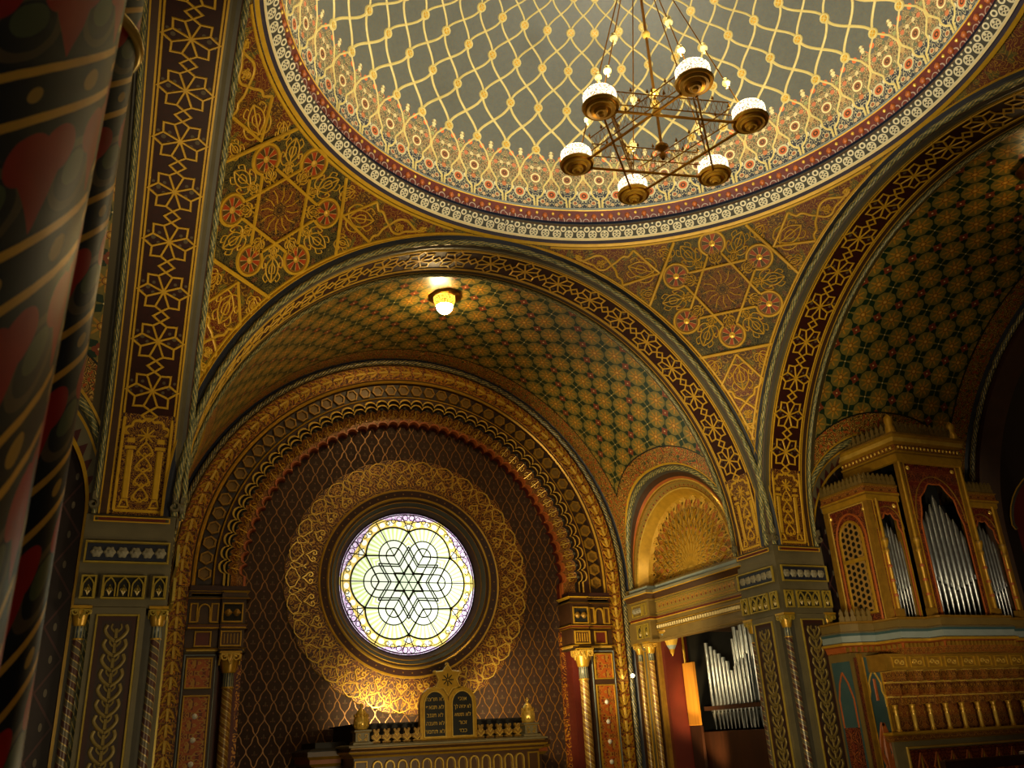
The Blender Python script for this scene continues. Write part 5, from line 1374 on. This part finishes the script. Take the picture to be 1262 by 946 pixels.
mb.rib([(6.58, -4.3), (6.58, -3.65), (9.64, -3.65), (9.64, -4.3)], g, .04, .03, 'gold_bright')
for k in range(8):
    x = 6.85 + k * .36
    for q in (1, -1): mb.rib([(x, -4.1), (x + q * .10, -3.95), (x + q * .05, -3.85), (x, -3.74)], g, .035, .02, 'redorange')
    mb.rib([(x, -4.1), (x, -3.74)], g, .03, .02, 'gold')
mb.build('lower_panel', bc)
# painted pilaster beside the balcony
mb = MB(TB)
for e in (5.97, 6.03, 6.47): mb.box(e - .025, e + .025, -.61, -.57, -ZF, -2.14, 'gold_dark')
for (x0, x1) in ((6.05, 6.41),):
    g = lambda a, b, h: (a, -.585 - h, b)
    i0 = mb.pts([g(x0, -ZF, .003), g(x1, -ZF, .003), g(x1, -2.2, .003), g(x0, -2.2, .003)]); mb.face(range(i0, i0 + 4), [(0, 0)] * 4, 'teal')
    for e in (x0, x1): mb.rib([(e, -ZF), (e, -2.2)], g, .03, .03, 'gold')
    c = (x0 + x1) / 2
    for q in (1, -1): mb.rib([(c + q * .17, -3.0), (c + q * .17, -2.85), (c + q * .13, -2.75), (c + q * .13, -2.62), (c + q * .08, -2.52), (c, -2.40)], g, .03, .02, 'gold_bright')
    for q in (1, -1): mb.rib([(c, -4.6), (c + q * .13, -4.3), (c + q * .1, -4.0), (c + q * .04, -3.9), (c + q * .13, -3.72), (c + q * .09, -3.5), (c, -3.25)], g, .10, .02, 'redorange')
    mb.rib([(c, -4.6), (c, -3.3)], g, .13, .025, 'redorange'); mb.rib([(c, -2.9), (c, -2.55)], g, .06, .02, 'redorange')
g = lambda a, b, h: (a, -.583 - h, b)
i0 = mb.pts([g(5.87, -ZF, .003), g(5.94, -ZF, .003), g(5.94, -2.2, .003), g(5.87, -2.2, .003)]); mb.face(range(i0, i0 + 4), [(-ZF, 0), (-ZF, .2), (-2.2, .2), (-2.2, 0)][::1], 'organ_red')
g = lambda a, b, h: (5.857 - h, a, b)
i0 = mb.pts([g(-.50, -ZF, .003), g(-.06, -ZF, .003), g(-.06, -2.25, .003), g(-.50, -2.25, .003)]); mb.face(range(i0, i0 + 4), [(0, 0)] * 4, 'teal')
i0 = mb.pts([g(-.46, -ZF, .006), g(-.10, -ZF, .006), g(-.10, -3.3, .006), g(-.46, -3.3, .006)]); mb.face(range(i0, i0 + 4), [(-ZF, 0), (-ZF, .36), (-3.3, .36), (-3.3, 0)], 'organ_red')
for q in (1, -1): mb.rib([(-.28 + q * .17, -3.3), (-.28 + q * .17, -2.85), (-.28 + q * .10, -2.6), (-.28, -2.42)], g, .03, .02, 'redorange')
mb.build('painted_panel', bc)
# rail in front
rl = MB(); rl.box(-1.6, 1.6, -.05, .05, -.16, 0, 'wood_dark', .02)
tag(rl.build('rail', loc=(8.05, -1.45, -3.83)), 'dark wooden rail below the red painted panel of the organ balcony', 'rail')
pb = MB(); P = []
for k in range(2):
    s_ = 1 - 2 * k; pb.grid([[(s_ * x, y, .012 + .03 * math.sin(PI * x / .14) ** .5 if x > 0 else .0) for y in (-.09, .09)] for x in np.linspace(0, .13, 7)], [[(x, y) for y in (-.09, .09)] for x in np.linspace(0, .13, 7)], 'white')
pb.box(-.13, .13, -.09, .09, -.0, .008, 'white')
tag(pb.build('open_book', loc=(8.45, -1.42, -3.83)), 'small white open book lying on the dark rail', 'book')

# ---- right-hand bay: end wall with arch ring and red niche
root = tag(empty('wall_end', (5, -5, 0), -PI / 2), 'dark end wall of the organ bay with round arch and red niche', 'wall', kind='structure')
K = lambda r, y, leg: arc(r, y, .05, leg, 96)
mb = MB()
for p0, p1, m in (((5.13, 5.28), (5.10, 5.28), 'gold_ochre'), ((5.10, 5.28), (5.02, 5.38), 'blue'), ((5.02, 5.38), (4.8, 5.36), 'maroon'), ((4.8, 5.36), (4.6, 5.7), 'brown')): mb.ring([K(*p0, -ZF), K(*p1, -ZF)], m)
mb.build('archivolt', root)
mb = MB(); mb.tube(dense(K(4.93, 5.31, -ZF), .08), .055, 'rope_dark', seg=8, twist=(.35, 2)); mb.build('rope_moulding', root)
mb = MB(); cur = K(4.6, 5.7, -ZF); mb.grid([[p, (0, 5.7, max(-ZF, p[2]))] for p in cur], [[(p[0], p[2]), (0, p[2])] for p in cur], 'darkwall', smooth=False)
mb.build('wall_panel', root)
for xc in (-3.35, 0, 3.35):
    mb = MB(); g = lambda a, b, h: (a, 5.695 - h, b)
    L = [(xc - 1.0, -ZF), (xc + 1.0, -ZF), (xc + 1.0, .2)] + [(xc + 1.05 * math.cos(t), .3 + .95 * math.sin(t)) for t in np.linspace(0, PI, 17)] + [(xc - 1.0, .2)]
    i0 = mb.pts([g(a, b, .004) for a, b in L]); mb.face(range(i0, i0 + len(L)), [(a, b) for a, b in L], 'red'); mb.rib(L[2:], g, .07, .05, 'greydark'); mb.rib(L[2:], g, .03, .06, 'gold_ochre'); mb.build('niche', root)
rootn = tag(empty('wall_end', (-5, -5, 0), PI / 2), 'end wall of the left-hand bay, hidden behind the foreground column', 'wall', kind='structure')
mb = MB(); mb.grid([[p, (0, 5.4, max(-ZF, p[2]))] for p in K(5.14, 5.4, -ZF)], [[(p[0], p[2]), (0, p[2])] for p in K(5.14, 5.4, -ZF)], 'purplewall', smooth=False); mb.build('wall_panel', rootn)

# ---- floor
mb = MB(); mb.box(-11, 11, -16, 6.2, -ZF - .1, -ZF, 'floor'); tag(mb.build('floor'), 'tiled floor of the hall far below', 'floor', kind='structure')

# ---- foreground column
cl = tag(empty('painted_column', (0, 0, -ZF)), 'blurred painted clustered column with slanting gold bands, close to the viewer at far left', 'column')
def shaftm(cx, cy, r, top):
    mb = MB(); mb.lathe([(r * .96, 0), (r, 4.5), (r * 1.03, 5.6), (r * 1.1, 6.6), (r * 1.13, top)], (cx, cy, 0), 'column', seg=48); return mb
shaftm(-5.832, -11.40, .285, 7.6).build('shaft', cl)
shaftm(-5.637, -11.02, .096, 7.6).build('shaft', cl)
mb = MB(); n = 32
mb.tube([(-5.642 + .112 * math.cos(2 * PI * i / n), -11.02 + .112 * math.sin(2 * PI * i / n), 6.53) for i in range(n)], .012, 'gold_bright', closed=True, seg=10); mb.build('ring_band', cl)
mb = MB(); mb.box(-6.4, -5.3, -11.9, -10.6, 0, .35, 'greydark', .03); mb.box(-6.3, -5.4, -11.8, -10.7, .35, .6, 'grey', .03); mb.build('plinth', cl)

# ---- chandelier
CZ = 3.64; CR = 1.116; CC = (.114, -5.0)
ch = tag(empty('chandelier', (CC[0], CC[1], CZ)), 'brass chandelier shaped as a six-pointed star with six glowing crystal lamps, hanging in the dome', 'chandelier')
ph = [.317 + PI + k * PI / 3 for k in range(6)]
LP = [(CR * math.cos(a), CR * math.sin(a)) for a in ph]
def bar(mb, a, b, w, h, z, mat='brass'):
    a, b = np.array(a), np.array(b); d = (b - a) / np.linalg.norm(b - a); n = np.array([-d[1], d[0]]) * w / 2
    P = [a + n, b + n, b - n, a - n]; i0 = mb.pts([(p[0], p[1], z) for p in P] + [(p[0], p[1], z + h) for p in P])
    for f in ((3, 2, 1, 0), (4, 5, 6, 7), (0, 1, 5, 4), (1, 2, 6, 5), (2, 3, 7, 6), (3, 0, 4, 7)): mb.face([i0 + q for q in f], [(0, 0)] * 4, mat)
for k in range(6):
    a, b = np.array(LP[k]), np.array(LP[(k + 2) % 6]); d = (b - a) / np.linalg.norm(b - a)
    mb = MB(); bar(mb, a + d * .2, b - d * .2, .024, .024, .04); mb.build('star_bar', ch)
    mb = MB(); a2, b2 = a * .9 + d * .12, b * .9 - d * .12
    bar(mb, a2, b2, .010, .012, .20); bar(mb, a2, b2, .010, .012, .40)
    L = np.linalg.norm(b2 - a2); n = int(L / .07)
    for j in range(n):
        p = a2 + d * (j * L / n); q = a2 + d * ((j + 1) * L / n)
        mb.tube([(p[0], p[1], .21), (q[0], q[1], .41)], .0035, 'brass', seg=4); mb.tube([(p[0], p[1], .41), (q[0], q[1], .21)], .0035, 'brass', seg=4)
        if j % 3 == 0: mb.lathe([(.001, .42), (.02, .44), (.001, .50)], (p[0], p[1], 0), 'brass', seg=5)
    mb.build('openwork_band', ch)
for k, (x, y) in enumerate(LP):
    mb = MB(); mb.lathe([(.001, -.03), (.03, -.03), (.04, .0), (.07, -.005), (.08, .03), (.12, .02), (.13, .055), (.17, .04), (.18, .07), (.215, .065), (.23, .10), (.215, .125), (.19, .12)], (x, y, 0), ['brass', 'gold', 'gold_dark', 'gold', 'brass', 'gold', 'gold_dark', 'gold', 'brass', 'gold', 'brass', 'brass'], seg=32, smooth=False); dish = mb.build('lamp_dish', ch)
    mb = MB(); mb.lathe([(.195, .12), (.205, .18), (.205, .27), (.17, .315), (.10, .335), (.001, .34)], (x, y, 0), 'crystal', seg=24); mb.build('crystal_shade', dish)
for k, (x, y) in enumerate(LP):
    mb = MB(); mb.tube([(x * .93, y * .93, .35), (x * .12, y * .12, 3.3)], .009, 'brass', seg=5); mb.build('cable', ch)
for k, (x, y) in enumerate(LP):
    for t in (.14, .36):
        mb = MB()
        c = np.array((x * .93, y * .93, .35)) * (1 - t) + np.array((x * .12, y * .12, 3.3)) * t
        mb.lathe([(.001, -.10), (.025, -.08), (.012, -.06), (.05, -.02), (.05, .02), (.012, .05), (.03, .07), (.001, .09)], c, 'gold_paint', seg=8); mb.build('turned_bead', ch)
mb = MB(); mb.lathe([(.02, -.15), (.05, -.1), (.02, -.04), (.09, 0), (.09, .04), (.03, .10), (.02, .12), (.02, 3.4), (.012, 3.5), (.012, 7.0)], (0, 0, 0), 'brass', seg=10)
for z in (.6, .72, .9, 1.9, 3.3): mb.lathe([(.012, z - .07), (.05, z - .03), (.06, z), (.05, z + .03), (.012, z + .07)], (0, 0, 0), 'gold_bright', seg=10)
mb.lathe([(.02, 3.2), (.16, 3.25), (.16, 3.33), (.02, 3.4)], (0, 0, 0), 'brass', seg=16)
mb.build('rod', ch)

# ---- two small ceiling lamps
def clamp(loc, label, gm='globe'):
    r = tag(empty('ceiling_lamp', loc), label, 'lamp')
    mb = MB(); mb.lathe([(.02, .16), (.30, .10), (.34, .06), (.33, .03), (.22, .02)], (0, 0, 0), 'brass', seg=32, flute=.04, fn=24); mb.lathe([(.012, .14), (.012, .30)], (0, 0, 0), 'brass', seg=6); mb.build('canopy', r)
    mb = MB(); mb.lathe([(.22, .02), (.215, -.05), (.19, -.12), (.165, -.16)], (0, 0, 0), 'openwork', seg=32); mb.build('collar', r)
    mb = MB(); mb.lathe([(.165, -.14), (.16, -.19), (.14, -.25), (.10, -.29), (.001, -.31)], (0, 0, 0), gm, seg=24); mb.build('globe', r)
    return r
clamp((-.40, 2.10, 5.03), 'small glowing ceiling lamp on the vault above the rose window')
clamp((7.46, -5.12, 5.0), 'small ceiling lamp on the dark vault at the right edge', 'globe_dim')
# ================================================================== light, camera
def light(kind, loc, power, col=(1, .70, .36), size=.1, tgt=None, angle=60, blend=.6):
    l = bpy.data.lights.new('light', kind); l.energy = power; l.color = col
    if kind in ('POINT', 'SPOT'): l.shadow_soft_size = size
    if kind == 'AREA': l.size = size
    if kind == 'SPOT': l.spot_size = math.radians(angle); l.spot_blend = blend
    o = bpy.data.objects.new('light', l); C.objects.link(o); o.location = loc
    if tgt is not None: o.rotation_euler = (Vector(tgt) - Vector(loc)).to_track_quat('-Z', 'Y').to_euler()
    return o
WARM = (1, .79, .42)
for k, (x, y) in enumerate(LP): light('SPOT', (CC[0] + x, CC[1] + y, CZ + .38), 135, (1, .90, .66), .05, (CC[0] + x, CC[1] + y, CZ + 9), 158, .35)
light('POINT', (CC[0], CC[1], CZ - 1.4), 45, (1, .79, .42), .4)                       # unseen point added under the chandelier to light the pendentives
light('SPOT', (1.2, 4.0, -2.6), 130, (1, .76, .34), .08, (2.5, 5.8, -2.6), 90, .9)     # lamps behind the ark
light('SPOT', (-.4, 4.0, -2.6), 170, (1, .74, .32), .08, (-.6, 5.8, -2.5), 80, .9)
light('SPOT', (1.75, 3.6, -2.55), 300, (1, .78, .38), .05, (5.1, 4.4, -1.0), 80, .7)
light('SPOT', (5.25, 2.9, -4.6), 260, (1, .68, .25), .1, (5.7, 4.0, -2.4), 44, .7)
light('SPOT', (-3.5, -9.0, -4.0), 1300, (1, .80, .42), .5, (5.5, 3.0, -.3), 42, .8)
light('SPOT', (1.5, -9.8, -5.5), 420, (1, .79, .42), .6, (-5.5, -.5, .8), 66, .9)
light('SPOT', (-3.0, -.6, -4.5), 420, WARM, .4, (4.9, .55, 2.4), 34, .9)  # added spot without a fixture, lights the right soffit of the rose bay arch
light('SPOT', (5.6, -9.0, -4.0), 160, WARM, .3, (5.6, -1.0, 2.0), 26, .9)  # unseen spot added for the soffit of the organ arch
light('POINT', (-1.5, -4.0, -4.0), 80, WARM, .6)
light('POINT', (-8.2, -5.0, -2.5), 45, WARM, .3)
light('SPOT', (2.6, -2.2, -4.5), 720, WARM, .5, (3.7, -1.5, 4.0), 46, .9)  # spot added below the right pendentive to light it
light('SPOT', (-2.6, -2.2, -4.5), 700, WARM, .5, (-3.7, -1.5, 4.0), 46, .9)  # added spot for the left pendentive, no fixture
light('SPOT', (4.0, -8.0, -4.0), 420, (1, .80, .48), .3, (8.0, -.8, -1.2), 34, .7)
light('SPOT', (4.5, 3.2, -3.3), 90, (1, .72, .28), .06, (5.65, 4.0, -2.45), 34, .6)  # extra spot put in to brighten the pine board
light('SPOT', (-.5, -6.0, -5.5), 420, (1, .80, .42), .3, (-.1, 3.2, -3.0), 26, .8)  # added front spot that lights ark and tablets, no fixture
light('POINT', (-4.4, -12.8, -2.0), .45, (.95, .9, .9), .2)
light('SPOT', (-2, .8, -3.0), 380, WARM, .3, (4.5, 3.4, 2.6), 44, .9)  # unseen spot added to brighten the vault beside the tympanum
w = bpy.data.worlds.new('world'); bpy.context.scene.world = w; w.use_nodes = True
w.node_tree.nodes['Background'].inputs[0].default_value = (1, .78, .5, 1); w.node_tree.nodes['Background'].inputs[1].default_value = .028
# camera from the survey of the photograph: f = 1060 px on 1262
f_px = 1060.1; yaw, pit, rol = .414946, .391045, -.051324
cam = bpy.data.cameras.new('camera'); cam.sensor_width = 36; cam.lens = 36 * f_px / 1262; cam.clip_start = .05; cam.clip_end = 100
cam.dof.use_dof = True; cam.dof.focus_distance = 15.0; cam.dof.aperture_fstop = 9.0
co = bpy.data.objects.new('camera', cam); C.objects.link(co)
cy_, sy_, cp_, sp_ = math.cos(yaw), math.sin(yaw), math.cos(pit), math.sin(pit)
fw = Vector((sy_ * cp_, cy_ * cp_, sp_)); sd = Vector((cy_, -sy_, 0)); up = sd.cross(fw)
# image right / up with roll
rt = sd * math.cos(rol) + up * math.sin(rol); upr = -sd * math.sin(rol) + up * math.cos(rol)
Mx = Matrix((rt, upr, -fw)).transposed().to_4x4(); Mx.translation = Vector((-5.41606, -12.43792, -3.20657 + ZF)); co.matrix_world = Mx
bpy.context.scene.camera = co
# lift everything so that the floor is at height 0
for o in list(C.objects):
    if o.parent is None and o is not co: o.location.z += ZF
sc = bpy.context.scene
sc.view_settings.view_transform = 'Standard'; sc.view_settings.look = 'None'; sc.view_settings.gamma = 1.0; sc.view_settings.exposure = 1.0; sc.view_settings.use_curve_mapping = False
sc.cycles.max_bounces = 5; sc.cycles.sample_clamp_indirect = 4.0
